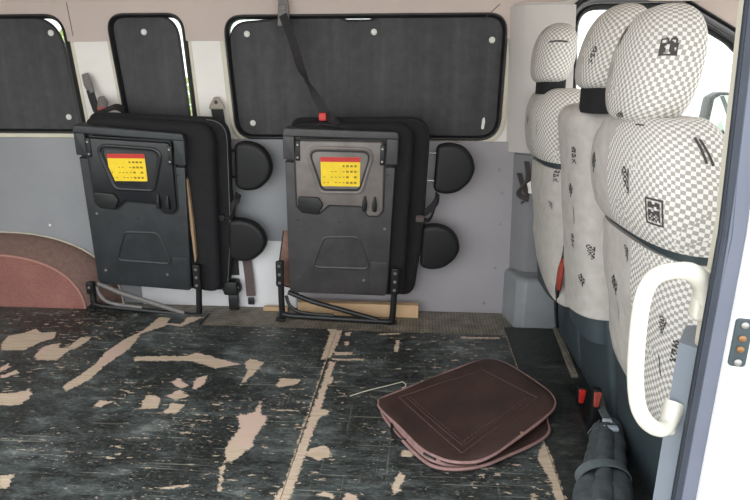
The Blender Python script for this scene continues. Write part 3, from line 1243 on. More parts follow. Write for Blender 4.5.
    # --- two headrest pads on posts
    for (u0, u1, v0, v1, dy) in (((0.385, 0.550, 0.590, 0.805, 0.155), (0.360, 0.535, 0.265, 0.470, 0.115)) if left else ((0.382, 0.550, 0.572, 0.787, 0.155), (0.347, 0.517, 0.237, 0.446, 0.115))):
        vm, vh, uw = (v0 + v1) / 2, (v1 - v0) / 2, u1 - u0
        ol = rpoly([(u0, v0 + 0.012), (u0 + 0.28 * uw, v0 - 0.002), (u0 + 0.62 * uw, v0 + 0.010), (u0 + 0.88 * uw, v0 + 0.055), (u1, vm), (u0 + 0.90 * uw, v1 - 0.050), (u0 + 0.66 * uw, v1 - 0.008), (u0 + 0.28 * uw, v1 + 0.003), (u0, v1 - 0.012)], [0.028, 0.12, 0.09, 0.09, 0.12, 0.09, 0.09, 0.12, 0.028], 6)
        bm = bmesh.new()
        slab(bm, ol, LF, dy - 0.035, dy + 0.02, 0.02, 5)
        hp = lpart('headrest', bm, M['vinyl'], r)
        bm = bmesh.new()
        tube(bm, [(p.x, dy - 0.021, p.y) for p in offset(ol, 0.004)], 0.0016, 6, True)
        lpart('piping', bm, M['stitch'], hp)
        for vv in ((v0 + v1) / 2 - 0.055, (v0 + v1) / 2 + 0.062):
            bm = bmesh.new()
            tube(bm, [(0.31, dy - 0.01, vv), (u0 + 0.02, dy - 0.01, vv)], 0.005, 8)
            lpart('headrest_post', bm, M['steel'] if left else M['bright'], r)
    # --- belt buckle loop at the side
    bm = bmesh.new()
    strap(bm, smooth_path([(0.335, 0.10, 0.49), (0.36, 0.092, 0.505), (0.395, 0.10, 0.545), (0.40, 0.13, 0.575)], 5), 0.03, (0.5, 0.2, -0.8), 0.004)
    strap(bm, smooth_path([(0.31, 0.08, 0.475), (0.34, 0.078, 0.478), (0.375, 0.085, 0.475), (0.40, 0.11, 0.56)], 5), 0.022, (0.2, 0.6, -0.7), 0.004)
    bl = lpart('buckle_strap', bm, M['webbing'], r)
    bm = bmesh.new()
    box(bm, 0.315, 0.35, 0.070, 0.090, 0.462, 0.49, 0.004)
    lpart('belt_guide', bm, M['brownweb'] if not left else M['webbing'], bl)
    # --- legs: U-shaped tube frame with a diagonal brace
    lx = 0.243
    for sx in (-1, 1):
        bm = bmesh.new()
        x = sx * lx - (0.012 if (sx < 0) else 0)
        zt = 0.12 if (left and sx < 0) else 0.265
        tube(bm, smooth_path([(x, 0.02, zt), (x, 0.015, zt * 0.57), (x * 0.995, 0.01, zt * 0.27), (x * 0.985, 0.008, 0.025 - 0.02)], 5), 0.014, 10)
        lpart('leg', bm, M['steel'], r)
        bm = bmesh.new()
        slab(bm, rrect(x - 0.016, x + 0.016, zt - 0.11 if zt > 0.2 else 0.07, zt + 0.01, 0.008), LF, -0.008, 0.006, 0.003)
        bk_ = lpart('leg_bracket', bm, M['steel'], r)
        for zz in ((0.175, 0.215, 0.255) if zt > 0.2 else (0.105,)):
            bm = bmesh.new()
            disc(bm, (x, -0.008, zz), (0, -1, 0), 0.007, 0.005, 10)
            lpart('bolt', bm, M['bright'], bk_)
        bm = bmesh.new()
        box(bm, x - 0.02, x + 0.02, -0.03, 0.04, -0.006, 0.006, 0.003)
        lpart('foot', bm, M['steel'], r)
    bm = bmesh.new()
    tube(bm, [(-lx - 0.01, 0.008, 0.014), (-lx + 0.03, -0.002, 0.012), (lx - 0.03, -0.002, 0.014), (lx, 0.008, 0.014)], 0.0125, 10)
    lpart('cross_bar', bm, M['steel'], r)
    bm = bmesh.new()
    tube(bm, [(-0.225, 0.02, 0.118), (-0.12, 0.01, 0.085), (0.175, 0.0, 0.02)], 0.011, 10)
    tube(bm, smooth_path([(-0.235, 0.02, 0.10), (-0.215, 0.01, 0.055), (-0.16, 0.0, 0.03), (-0.02, 0.0, 0.026)], 5), 0.008, 8)
    lpart('brace', bm, M['anchor'] if left else M['steel'], r)
    # --- tan foam edge / brown flap hanging at the side
    if left:
        bm = bmesh.new()
        slab(bm, rpoly([(0.217, 0.66), (0.222, 0.66), (0.235, 0.46), (0.240, 0.30), (0.232, 0.27), (0.222, 0.45)], 0.003, 2), LF, 0.012, 0.04, 0.002)
        lpart('foam_edge', bm, M['tan'], r)
    else:
        bm = bmesh.new()
        slab(bm, rpoly([(-0.222, 0.40), (-0.245, 0.39), (-0.262, 0.28), (-0.285, 0.14), (-0.222, 0.125)], 0.006, 3), LF, 0.055, 0.063, 0.002)
        fl = lpart('trim_flap', bm, M['flap'], r)
        bm = bmesh.new()
        tube(bm, [(-0.246, 0.058, 0.392), (-0.263, 0.058, 0.28), (-0.286, 0.058, 0.137), (-0.222, 0.058, 0.122)], 0.0035, 6)
        lpart('flap_edge', bm, M['seal'], fl)
    return r


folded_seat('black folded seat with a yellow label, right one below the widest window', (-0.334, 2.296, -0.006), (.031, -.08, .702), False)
folded_seat('black folded seat with a yellow label, left one beside the wheel arch', (-1.218, 2.317, -0.002), (.063, -.10, .703), True)

# timber battens on the floor by the wall
bm = bmesh.new()
box(bm, -0.53, 0.022, 2.37, 2.41, -0.012, 0.048, 0.002)
o = link('wooden_batten', bm, simple('raw pine', (206, 172, 134), 0.8, 0.15, 8), base=(-0.23, 2.38, -0.012), smooth=False)
tag(o, 'long raw pine batten lying behind the legs of the right folded seat', 'wood')
bm = bmesh.new()
box(bm, -0.70, -0.585, 2.40, 2.43, -0.012, 0.006, 0.002)
o = link('wooden_batten', bm, simple('raw pine offcut', (196, 166, 130), 0.8, 0.15, 8), base=(-0.64, 2.415, -0.012), smooth=False)
tag(o, 'short raw wood offcut on the floor left of the right folded seat', 'wood')

# ------------------------------------------------------------------ seat belts
# roof strap down to the right folded seat
a = at(283, 10, Y=2.425)
sb = thing('seat_belt', 'black seat belt strap hanging from the roof edge to the right folded seat', 'seat belt', a)
bm = bmesh.new()
FA = Frame(a, (1, 0, 0), (0, 0, 1), (0, -1, 0))
slab(bm, rpoly([(-0.024, -0.062), (0.024, -0.062), (0.020, 0.06), (-0.016, 0.06)], 0.006, 3), FA, -0.015, 0.008, 0.004)
slab(bm, rrect(-0.016, 0.014, -0.005, 0.02, 0.004), FA, 0.006, 0.014, 0.003)
part('anchor', bm, M['anchor'], sb)
bm = bmesh.new()
b0 = at(283, 20, Y=2.41)
b1 = at(325, 112, Y=2.26)
mid = b0.lerp(b1, 0.55) + Vector((-0.012, 0.0, -0.01))
path = smooth_path([b0 + Vector((0, 0, 0.02)), b0.lerp(b1, 0.25), mid, b1, at(338, 124, Y=2.235)], 6)
nseg = len(path)
sides = [Vector((math.cos(0.5 + 2.0 * min(1, i / nseg * 1.2)), 0.55 * math.sin(0.5 + 2.0 * i / nseg) - 0.3, 0.35)) for i in range(nseg)]
strap(bm, path, 0.034, sides, 0.003)
part('strap', bm, M['webbing'], sb)
bm = bmesh.new()
c = at(323, 117, Y=2.235)
box(bm, c.x - 0.015, c.x + 0.013, c.y - 0.012, c.y + 0.012, c.z - 0.014, c.z + 0.016, 0.004)
part('release_button', bm, M['red'], sb)
bm = bmesh.new()
strap(bm, smooth_path([c + Vector((-0.03, 0.01, -0.03)), c + Vector((0.0, 0.0, -0.022)), c + Vector((0.05, 0.0, -0.03)), c + Vector((0.10, 0.01, -0.036))], 5), 0.03, (0, 1, 0.3), 0.004)
part('buckle_strap', bm, M['webbing'], sb)

# wall belt beside the left folded seat
a = at(217, 105, Y=2.445)
sb = thing('seat_belt', 'black seat belt on a putty-coloured wall anchor beside the left folded seat', 'seat belt', a)
FA = Frame(a, (1, 0, 0), (0, 0, 1), (0, -1, 0))
bm = bmesh.new()
slab(bm, rpoly([(-0.036, -0.018), (0.036, -0.018), (0.03, 0.0), (0.008, 0.034), (-0.008, 0.034), (-0.03, 0.0)], 0.008, 4), FA, -0.003, 0.009, 0.003)
an = part('anchor', bm, M['tangrey'], sb)
bm = bmesh.new()
disc(bm, FA((0, 0.012), 0.009), (0, -1, 0), 0.008, 0.003, 12)
part('bolt', bm, M['steel'], an)
bm = bmesh.new()
strap(bm, smooth_path([a + Vector((0.0, -0.006, -0.01)), at(222, 140, Y=2.447), at(228, 200, Y=2.447), at(234, 275, Y=2.44)], 5), 0.052, (1, 0, 0), 0.003)
part('strap', bm, M['webbing'], sb)
c = at(232, 287, Y=2.41)
bm = bmesh.new()
box(bm, c.x - 0.034, c.x + 0.034, c.y - 0.03, c.y + 0.03, c.z - 0.032, c.z + 0.036, 0.010, 3)
rt = part('retractor', bm, M['cable'], sb)
bm = bmesh.new()
box(bm, c.x - 0.018, c.x + 0.026, c.y - 0.012, c.y + 0.016, -0.012, c.z - 0.03, 0.003)
part('retractor_foot', bm, M['steel'], rt)
for s in (-1, 1):
    bm = bmesh.new()
    disc(bm, (c.x + s * 0.034, c.y, c.z), (s, 0, 0), 0.022, 0.008, 16)
    part('spool_cap', bm, M['steel'], rt)

# loose lower belt end bolted at the floor
sb = thing('belt_tail', 'brown webbing belt end bolted to the wall foot between the folded seats', 'seat belt', at(251, 303, Y=2.435))
bm = bmesh.new()
strap(bm, smooth_path([at(246, 255, Y=2.435), at(249, 275, Y=2.43), at(251, 296, Y=2.43)], 5), 0.042, (1, 0, 0), 0.004)
part('strap', bm, M['brownweb'], sb)
c = at(251, 300, Y=2.43)
bm = bmesh.new()
box(bm, c.x - 0.014, c.x + 0.016, c.y - 0.006, c.y + 0.006, c.z - 0.022, c.z + 0.012, 0.003)
part('anchor', bm, M['steel'], sb)

# buckles on top of the left folded seat
c0 = at(88, 82, Y=2.43)
sb = thing('belt_buckle', 'dark seat belt buckle with a red button atop the left folded seat', 'seat belt buckle', at(100, 110, Y=2.40))
bm = bmesh.new()
tube(bm, [at(85, 74, Y=2.44), at(88, 84, Y=2.43), at(92, 93, Y=2.42)], [0.016, 0.02, 0.014], 10, flat=0.45, up=(1, 0, 0))
part('upper_tongue', bm, M['anchor'], sb)
bm = bmesh.new()
strap(bm, smooth_path([at(90, 90, Y=2.42), at(93, 100, Y=2.41), at(97, 111, Y=2.39)], 4), 0.03, (1, 0.2, 0), 0.006)
part('strap', bm, M['webbing'], sb)
bm = bmesh.new()
tube(bm, [at(101, 97, Y=2.41), at(103, 103, Y=2.40), at(102, 110, Y=2.38)], [0.014, 0.024, 0.022], 10, flat=0.6, up=(1, 0, 0))
part('buckle_body', bm, M['anchor'], sb)
bm = bmesh.new()
c = at(103, 109, Y=2.365)
box(bm, c.x - 0.02, c.x + 0.018, c.y - 0.008, c.y + 0.008, c.z - 0.008, c.z + 0.008, 0.003)
part('release_button', bm, M['dullred'], sb)
bm = bmesh.new()
strap(bm, smooth_path([at(96, 112, Y=2.36), at(106, 110, Y=2.35), at(116, 107, Y=2.36), at(124, 110, Y=2.38)], 5), 0.035, (0, 1, 0.6), 0.008)
part('lower_strap', bm, M['webbing'], sb)

# ------------------------------------------------------------------ front seats (seen from behind)


def loft(bm, secs, n=56, uvs=True, mat_by_normal=True, split=0.0):
    """superellipse rings; UV in metres with u = 0 on the door side"""
    uvl = bm.loops.layers.uv.new('UVMap') if not bm.loops.layers.uv else bm.loops.layers.uv[0]
    rings, us, vv = [], [], []
    v = 0.0
    pc = None
    for sec in secs:
        (cx, cy, cz, hx, hy, e) = sec[:6]
        slz = sec[6] if len(sec) > 6 else 0.0
        R = []
        for j in range(n):
            a = 2 * PI * j / n
            c, s = math.cos(a), math.sin(a)
            R.append(Vector((cx + hx * math.copysign(abs(c) ** (2 / e), c), cy + hy * math.copysign(abs(s) ** (2 / e), s), cz)))
            R[-1].z += slz * (R[-1].y - cy)
        arc = [0.0]
        for j in range(n):
            arc.append(arc[-1] + (R[(j + 1) % n] - R[j]).length)
        zero = arc[3 * n // 4]
        us.append([q - zero for q in arc])
        q = Vector((cx - hx, cz))
        q2 = Vector((cy - hy, cz))
        if pc:
            v += max((q - pc[0]).length * 0.0 + (q2 - pc[1]).length, 1e-4)
        pc = (q, q2)
        vv.append(v)
        rings.append([bm.verts.new(p) for p in R])
    for i in range(len(rings) - 1):
        for j in range(n):
            j2 = (j + 1) % n
            f = bm.faces.new((rings[i][j], rings[i][j2], rings[i + 1][j2], rings[i + 1][j]))
            uv = [(us[i][j], vv[i]), (us[i][j + 1], vv[i]), (us[i + 1][j + 1], vv[i + 1]), (us[i + 1][j], vv[i + 1])]
            for lp, w in zip(f.loops, uv):
                lp[uvl].uv = w
    f0 = bm.faces.new(rings[0][::-1])
    f1 = bm.faces.new(rings[-1])
    for f in (f0, f1):
        for lp in f.loops:
            lp[uvl].uv = (lp.vert.co.y, lp.vert.co.x)
    bm.normal_update()
    if mat_by_normal:
        for f in bm.faces:
            cc_ = f.calc_center_median()
            f.material_index = 0 if (f.normal.x < 0.5 and cc_.y > split) else 1


def xb_back(z, rec=0.2):
    return 0.430 + rec * (0.85 - z)


GLYPH = {
    'stampA': ["...#...##..", "#####.####.", "#...#.#..#.", "#...####.#.", "###########", "####..#####", "###...#####", "####..###.#", "####..###.#", "####..#####", "###....####", "###########"],
    'stampB': ["############", "#..........#", "#.###..###.#", "#.########.#", "#.####..##.#", "#..........#", "#.##..####.#", "#.########.#", "#.##.##.##.#", "#.#.#..#.#.#", "#.##.##.##.#", "#.#.##.#.#.#", "#..........#", "############"],
    'col': [".##.", "#.##", ".#.#", "####", "....", "##.#", "#.##", "##..", "....", "#.#.", ".##.", "#..#"],
    'wave': ["...#...", "..##...", ".#.##..", "#.##.#.", ".#.#.##", "##.##..", ".###.#.", "..#.##.", ".#.##..", "...#...", "...#...", "...#..."],
    'swirl': [".##....", "#..#.#.", "#.##.#.", ".#..##.", "..##.#.", ".#..#..", "..##.#.", "...#.#.", "..#.#..", "....##.", ".....#.", "....#.."],
    'stripe': ["#"] * 7,
    'dash': ["##########"],
    'line': ["#", "#", "#", "#", "#", "#", "#", "#"],
}


def mark(bvh, px, py, glyph, cell, root, rot=0.0, squeeze=1.0, name='printed_mark'):
    """print a small bitmap on the surface hit by the given image position"""
    h, n, _, _ = bvh.ray_cast(CAM, ray(px, py).normalized())
    if h is None:
        return
    n = n.normalized()
    if n.dot(ray(px, py)) > 0:
        n = -n
    up = (Vector((0, 0, 1)) - n * n.z).normalized()
    rt = up.cross(n)
    up, rt = up * math.cos(rot) + rt * math.sin(rot), rt * math.cos(rot) - up * math.sin(rot)
    g = GLYPH[glyph]
    H, W = len(g), len(g[0])
    bm = bmesh.new()
    for r_ in range(H):
        for c_ in range(W):
            if g[r_][c_] != '#':
                continue
            q = []
            ok = True
            for dc, dr in ((0, 0), (1, 0), (1, 1), (0, 1)):
                p = h + rt * ((c_ + dc - W / 2) * cell * squeeze) - up * ((r_ + dr - H / 2) * cell)
                hh, nn, _, _ = bvh.ray_cast(p + n * 0.05, -n, 0.12)
                if hh is None:
                    ok = False
                    break
                q.append(hh + n * 0.0012)
            if ok:
                bm.faces.new([bm.verts.new(v) for v in q])
    if len(bm.faces) == 0:
        bm.free()
        return
    bmesh.ops.remove_doubles(bm, verts=bm.verts[:], dist=1e-5)
    return part(name, bm, M['print'], root, smooth=False)


def bvh_of(o):
    bm = bmesh.new()
    bm.from_mesh(o.data)
    mw = Vector((0, 0, 0))
    r = o
    while r is not None:
        mw += r.location
        r = r.parent
    bmesh.ops.translate(bm, verts=bm.verts[:], vec=mw)
    b = BVHTree.FromBMesh(bm)
    bm.free()
    return b


def front_seat(label, yc, hw, top, hem, bot, slz, flare, head, base, marks, lsplit=-0.06, usplit=0.0, rec=0.18, narrow=0.05):
    r = thing('front_seat', label, 'car seat', (0.80, yc, -0.012))

    def hw_at(z):
        return hw + flare * max(0.0, (0.85 - z)) / 0.55

    def yc_at(z):
        return yc + flare * max(0.0, (0.85 - z)) / 0.55

    # dark seat core under the covers
    bm = bmesh.new()
    S = []
    for z in (bot - 0.06, bot, 0.45, 0.6, 0.75, top - 0.10, top - 0.06):
        t = 0.075 if z < 0.5 else 0.066
        t *= 0.75 if z > top - 0.07 else 1
        x0 = xb_back(z, rec) + 0.014
        S.append((x0 + 0.072, yc_at(z), z, t, hw_at(z) - (0.024 if z < top - 0.11 else 0.07), 3.2))
    loft(bm, S, 40, mat_by_normal=False)
    part('backrest', bm, M['base_dark'], r)
    covs = []
    # lower cover
    bm = bmesh.new()
    S = []
    zt = hem - 0.011 if hem else top
    if hem:
        zs = [bot + (zt - bot) * t for t in (0, 0.03, 0.15, 0.3, 0.45, 0.6, 0.75, 0.9, 0.97, 1)]
    else:
        zs = [bot, bot + 0.02, bot + 0.1, 0.45, 0.55, 0.65, 0.75, top - 0.09, top - 0.05, top - 0.03, top - 0.012, top - 0.003, top]
    for i, z in enumerate(zs):
        ins = 0.006 if i in (0, len(zs) - 1) and hem else 0
        if not hem:
            d = top - z
            ins = (0.05 - math.sqrt(max(0, 0.05 ** 2 - (0.05 - d) ** 2))) if d < 0.05 else 0
        wob = 0.004 * math.sin(z * 31 + yc * 5)
        x0 = xb_back(z, rec) + wob
        k = max(0.0, 1 - (z - bot) / (0.5 * (zt - bot)))
        S.append((x0 + 0.085, yc_at(z), z, 0.085 - ins, hw_at(z) - 0.008 - ins * 1.3, 2.9, slz * k))
    loft(bm, S, split=yc + lsplit)
    covs.append(part('lower_cover' if hem else 'cover', bm, [M['cover'], M['check']], r))
    if hem:
        bm = bmesh.new()
        S = []
        N = 18
        for i in range(N + 1):
            t = i / N
            z = hem + 0.011 + (top - hem - 0.011) * (1 - (1 - t) ** 1.8)
            d = top - z
            R = 0.075
            ins = (R - math.sqrt(max(0, R * R - (R - d) ** 2))) if d < R else 0
            q = min(1, max(0, (z - hem) / (top - hem)))
            bul = 0.016 * math.sin(min(1, q * 1.1 + 0.06) * PI)
            if i == 0:
                bul = -0.002
            hx = 0.088 + bul - ins * 0.55
            nar = narrow * max(0, q - 0.45) ** 1.3
            S.append((xb_back(z, rec) + 0.088 - 0.004 + ins * 0.15, yc, z, max(0.012, hx), max(0.03, hw + bul * 0.5 - ins * 0.9 - nar), 2.8))
        loft(bm, S, split=yc + usplit)
        covs.append(part('upper_cover', bm, [M['cover'], M['check']], r))
    # headrest
    hx0, hy, hz0, hz1, hh, ht, lean, hs = head
    bm = bmesh.new()
    S = []
    N = 20
    for i in range(N + 1):
        a = -PI / 2 + PI * i / N
        sn = math.sin(a)
        zz = (hz0 + hz1) / 2 + (hz1 - hz0) / 2 * math.copysign(abs(sn) ** 0.9, sn)
        k = max(0.10, abs(math.cos(a)) ** (0.40 if a < 0 else 0.78))
        up = (zz - hz0) / (hz1 - hz0)
        S.append((hx0 + lean * (up - 0.5), hy, zz, ht * k, hh * k * (1.04 - 0.10 * up), 2.35))
    loft(bm, S, split=hy + hs)
    covs.append(part('headrest', bm, [M['cover'], M['check']], r))
    # dark neck under the headrest with two posts
    bm = bmesh.new()
    nk = hz0 + 0.012
    lo = top - 0.02
    S = [(hx0 - 0.5 * lean + 0.008, hy, z, 0.045, hh * 0.62, 3) for i, z in enumerate(np.linspace(lo, nk + 0.015, 4))]
    loft(bm, S, 24, mat_by_normal=False)
    part('headrest_neck', bm, M['fabric'], r)
    for s in (-1, 1):
        bm = bmesh.new()
        tube(bm, [(hx0 + 0.01, hy + s * 0.07, lo - 0.05), (hx0 + 0.008, hy + s * 0.07, nk + 0.05)], 0.006, 8)
        part('headrest_post', bm, M['bright'], r)
    # seat cushion and base
    bm = bmesh.new()
    box(bm, 0.66, 1.12, base[0] + 0.02, base[1] - 0.02, 0.27, 0.41, 0.04, 4)
    part('seat_cushion', bm, M['check'], r)
    bm = bmesh.new()
    y0, y1 = base
    ol = rpoly([(y0, -0.012), (y1, -0.012), (y1 - 0.005, 0.36), (y0 + 0.005, 0.36)], [0.0, 0.0, 0.04, 0.04], 4)
    FB = Frame((0, 0, 0), (0, 1, 0), (0, 0, 1), (1, 0, 0))
    slab(bm, ol, FB, 0.56, 1.15, 0.02)
    for v in bm.verts:
        if v.co.x < 0.8:
            v.co.x += 0.05 * (1 - min(1, max(0, v.co.z) / 0.33))
    part('seat_base', bm, M['base_dark'], r)
    for (w, px, py, g, cell, rot, sq) in marks:
        mark(bvh_of(covs[w]), px, py, g, cell, covs[w], rot, sq)
    return r


# covers: 0 lower, 1 upper, 2 headrest (or 0 cover, 1 headrest without a hem)
front_seat('nearest front seat in a white check cover, beside the grab handle', 1.266, 0.253, 0.940, 0.690, 0.300, 0.12, 0.0, (0.487, 1.270, 0.925, 1.157, 0.143, 0.072, 0.025, 0.03), (0.99, 1.50),
           [(2, 669, 46, 'stampA', 0.0029, 0, 1), (1, 654, 212, 'stampB', 0.0038, 0, 1), (2, 623, 36, 'swirl', 0.0034, 0.3, 1.3), (2, 612, 70, 'line', 0.004, 0.3, 0.5),
            (1, 594, 162, 'wave', 0.0042, 0.05, 1.5), (1, 626, 180, 'swirl', 0.0045, -0.1, 1.2), (0, 615, 285, 'wave', 0.0045, 0, 1.4), (0, 601, 268, 'col', 0.0040, 0, 1.5),
            (0, 627, 253, 'swirl', 0.0030, 0, 1.3), (0, 619, 310, 'line', 0.006, 0, 0.4), (0, 606, 315, 'swirl', 0.0035, 0, 1.3), (0, 662, 325, 'swirl', 0.0035, 0.4, 1),
            (0, 676, 352, 'col', 0.005, 0.2, 1), (0, 660, 365, 'line', 0.006, -0.2, 0.4), (2, 620, 115, 'col', 0.003, 1.3, 1), (1, 596, 188, 'line', 0.005, 0, 0.4), (1, 640, 125, 'dash', 0.0035, 0, 1), (1, 701, 150, 'stripe', 0.008, -0.25, 0.6), (1, 707, 152, 'stripe', 0.008, -0.25, 0.6)], -0.06, 0.0, 0.18, 0.10)
front_seat('middle front seat in a light grey cover, between the other two front seats', 1.708, 0.160, 0.950, None, 0.320, -0.16, 0.0, (0.500, 1.590, 0.990, 1.198, 0.130, 0.070, 0.045, -0.01), (1.545, 1.895),
           [(1, 593, 55, 'col', 0.0035, 0.1, 1.5), (0, 574, 155, 'col', 0.0039, 0, 1.6), (0, 571, 190, 'wave', 0.0035, 0, 1.4), (0, 573, 240, 'col', 0.0035, 0, 1.5), (0, 591, 252, 'swirl', 0.0035, 0, 1.4), (0, 582, 280, 'wave', 0.0035, 0, 1.4), (0, 574, 215, 'line', 0.006, 0, 0.5)], -0.5, 0, 0.13)
front_seat('farthest front seat in a white check cover, beside the driver-side window', 2.150, 0.222, 0.990, 0.735, 0.290, 0.30, 0.0, (0.470, 2.12, 1.008, 1.205, 0.130, 0.068, 0.02, -0.03), (1.91, 2.38),
           [(2, 531, 58, 'line', 0.008, 0.2, 0.3), (2, 546, 30, 'line', 0.004, 0.5, 0.9), (1, 528, 120, 'wave', 0.0031, 0, 1.4), (1, 537, 128, 'line', 0.006, 0, 0.4), (0, 556, 175, 'col', 0.0039, 0, 1.6), (0, 551, 205, 'swirl', 0.0023, 0, 1.5), (2, 558, 41, 'dash', 0.006, 0, 1)], -0.5, -0.03, 0.11)

# seat belt bunched on the far pillar
c = at(530, 186, Y=2.372)
sb = thing('seat_belt', 'bunched grey seat belt with a metal tongue on the pillar beside the farthest front seat', 'seat belt', c)
bm = bmesh.new()
strap(bm, smooth_path([c + Vector((-0.045, 0.02, 0.05)), c + Vector((-0.03, -0.01, 0.0)), c + Vector((0.0, 0.015, -0.045)), c + Vector((-0.03, 0.01, -0.075))], 6), 0.026, (0.6, 0.6, 0.2), 0.004)
strap(bm, smooth_path([c + Vector((-0.02, 0.01, 0.10)), c + Vector((-0.015, -0.02, 0.03)), c + Vector((-0.045, 0.0, -0.03)), c + Vector((0.0, 0.01, -0.06))], 6), 0.024, (0.8, 0.4, 0), 0.004)
part('strap', bm, simple('dusty grey webbing', (84, 80, 79), 0.8, 0.2, 60, 0.4, 600), sb)
bm = bmesh.new()
tube(bm, [c + Vector((-0.012, -0.03, 0.02)), c + Vector((0.004, -0.034, 0.0)), c + Vector((0.0, -0.03, -0.025))], [0.01, 0.018, 0.012], 12, flat=0.6)
part('tongue', bm, M['cup'], sb)

# hanging red buckle between the far and middle seats
c = at(560, 275, X=0.545)
hb = thing('belt_buckle', 'worn red belt buckle on a black stalk between the far and middle front seats', 'seat belt buckle', at(557, 300, X=0.56))
bm = bmesh.new()
strap(bm, smooth_path([at(566, 245, X=0.50), at(564, 258, X=0.495), at(560, 275, X=0.505), at(556, 300, X=0.525), at(557, 325, X=0.56)], 5), 0.028, (0, 1, 0), 0.008)
part('stalk', bm, M['cable'], hb)
bm = bmesh.new()
tube(bm, [at(563, 261, X=0.485), at(561, 270, X=0.485), at(559, 283, X=0.49), at(559, 288, X=0.495)], [0.013, 0.017, 0.016, 0.012], 12, flat=0.6, up=(0, 1, 0))
part('buckle_body', bm, M['dullred'], hb)
bm = bmesh.new()
tube(bm, [at(566, 255, X=0.485), at(567, 262, X=0.485)], 0.008, 8, flat=0.5)
part('tongue', bm, M['bright'], hb)

# ------------------------------------------------------------------ things on the floor by the seat bases
# seat rail
bm = bmesh.new()
ol = [at(553, 330, Z=0.0), at(559, 330, Z=0.0), at(578, 378, Z=0.0), at(571, 378, Z=0.0)]
slab(bm, [Vector((p.x, p.y)) for p in ol], XY, 0.0, 0.012, 0.003)
sr = link('seat_rail', bm, M['tread'], base=(ol[0].x, ol[0].y, 0))
tag(sr, 'dirty metal seat rail strip on the floor in front of the farthest seat base', 'seat rail')
sr['label'] = 'dirty metal rail strip on the floor along the front seat bases'
# red buckles on the floor
for (c, lab, bod) in ((at(581, 395, Z=0.035), 'bright red belt buckle standing on the floor beside the brown case', 'red'), (at(596, 398, X=0.545), 'dull red belt buckle against the dark seat base, right of the bright red one', 'dullred')):
    rb = thing('belt_buckle', lab, 'seat belt buckle', (c.x, c.y, 0))
    zc = max(c.z, 0.034)
    bm = bmesh.new()
    box(bm, c.x - 0.013, c.x + 0.013, c.y - 0.010, c.y + 0.012, 0.0, zc + 0.032, 0.004)
    part('buckle_body', bm, M['cable'], rb)
    bm = bmesh.new()
    slab(bm, rpoly([(c.x - 0.008, zc - 0.022), (c.x + 0.006, zc - 0.022), (c.x + 0.011, zc + 0.026), (c.x - 0.011, zc + 0.026)], 0.004, 3), XZ, c.y - 0.016, c.y - 0.008, 0.002)
    part('release_button', bm, M[bod], rb)
    bm = bmesh.new()
    strap(bm, smooth_path([Vector((c.x, c.y + 0.01, 0.02)), Vector((c.x + 0.004, c.y + 0.05, 0.012)), Vector((c.x + 0.006, c.y + 0.12, 0.004))], 5), 0.024, (1, 0, 0), 0.005)
    part('stalk', bm, M['cable'], rb)

# cloth bundle tied with a band
cb = thing('cloth_bundle', 'dark grey rolled cloth bundle tied with a grey band beside the nearest seat base', 'cloth bundle', at(605, 470, Z=0.0))
bm = bmesh.new()


def fold(p0, p1, r0, r1, seed):
    rr_ = random.Random(seed)
    n = 16
    pts, rs = [], []
    for i in range(n + 1):
        t = i / n
        p = p0.lerp(p1, t) + Vector((rr_.uniform(-.003, .003), 0, rr_.uniform(-.003, .003)))
        pts.append(p)
        b = 1 - 0.22 * math.exp(-((t - 0.62) / 0.08) ** 2)
        rs.append((r0 + (r1 - r0) * t) * b * (0.35 if i in (0,) else 1) * rr_.uniform(0.93, 1.07))
    tube(bm, pts, rs, 14)


fold(at(602, 425, Z=0.045), at(586, 512, Z=0.042), 0.024, 0.036, 1)
fold(at(613, 422, Z=0.055), at(617, 512, Z=0.045), 0.026, 0.038, 2)
fold(at(607, 422, Z=0.07), at(602, 512, Z=0.066), 0.02, 0.03, 3)
part('cloth', bm, M['cloth'], cb)
bm = bmesh.new()
cc = at(603, 478, Z=0.05)
pts = []
for i in range(28):
    a = 2 * PI * i / 28
    pts.append(Vector((cc.x + 0.066 * math.cos(a), cc.y + 0.004 * math.cos(a), max(0.004, cc.z + 0.046 * math.sin(a)))))
strap_pts = pts + [pts[0]]
strap(bm, strap_pts, 0.026, (0, 1, 0), 0.004)
part('band', bm, M['cloth_band'], cb)
bm = bmesh.new()
c = at(611, 428, Z=0.09)
box(bm, c.x - 0.018, c.x + 0.020, c.y - 0.006, c.y + 0.012, c.z - 0.008, c.z + 0.002, 0.002)
box(bm, c.x - 0.010, c.x + 0.014, c.y + 0.03, c.y + 0.045, c.z - 0.008, c.z + 0.002, 0.002)
part('clip', bm, simple('pale metal clip', (190, 200, 210), 0.3, 0.1), cb)
bm = bmesh.new()
strap(bm, smooth_path([at(612, 425, Z=0.085), at(603, 412, Z=0.08), at(600, 400, Z=0.07), at(597, 388, Z=0.04)], 5), 0.022, (1, 0, 0), 0.004)
strap(bm, smooth_path([at(600, 420, Z=0.06), at(592, 428, Z=0.03), at(588, 434, Z=0.012)], 4), 0.012, (0.4, 0.4, 0), 0.003)
part('strap', bm, M['cloth_band'], cb)

# ------------------------------------------------------------------ brown case
bg = thing('document_case', 'dark brown leather zip case with pink piping lying on the floor', 'case', at(470, 420, Z=0.0))
top_px = [(379, 402), (384, 397), (430, 379), (468, 364), (486, 359.5), (500, 361), (520, 371), (545, 388), (553, 396), (555, 403), (551, 411), (535, 425), (510, 443), (492, 455), (474, 461.5), (452, 461), (436, 456), (420, 447), (400, 427), (381, 409)]


def zt(p):
    """slightly tilted plane of the top cover"""
    return p


def unproj(pts, f):
    out = []
    for x, y in pts:
        z = 0.04
        for _ in range(4):
            p = at(x, y, Z=z)
            z = f(p)
        out.append(Vector((p.x, p.y, z)))
    return out


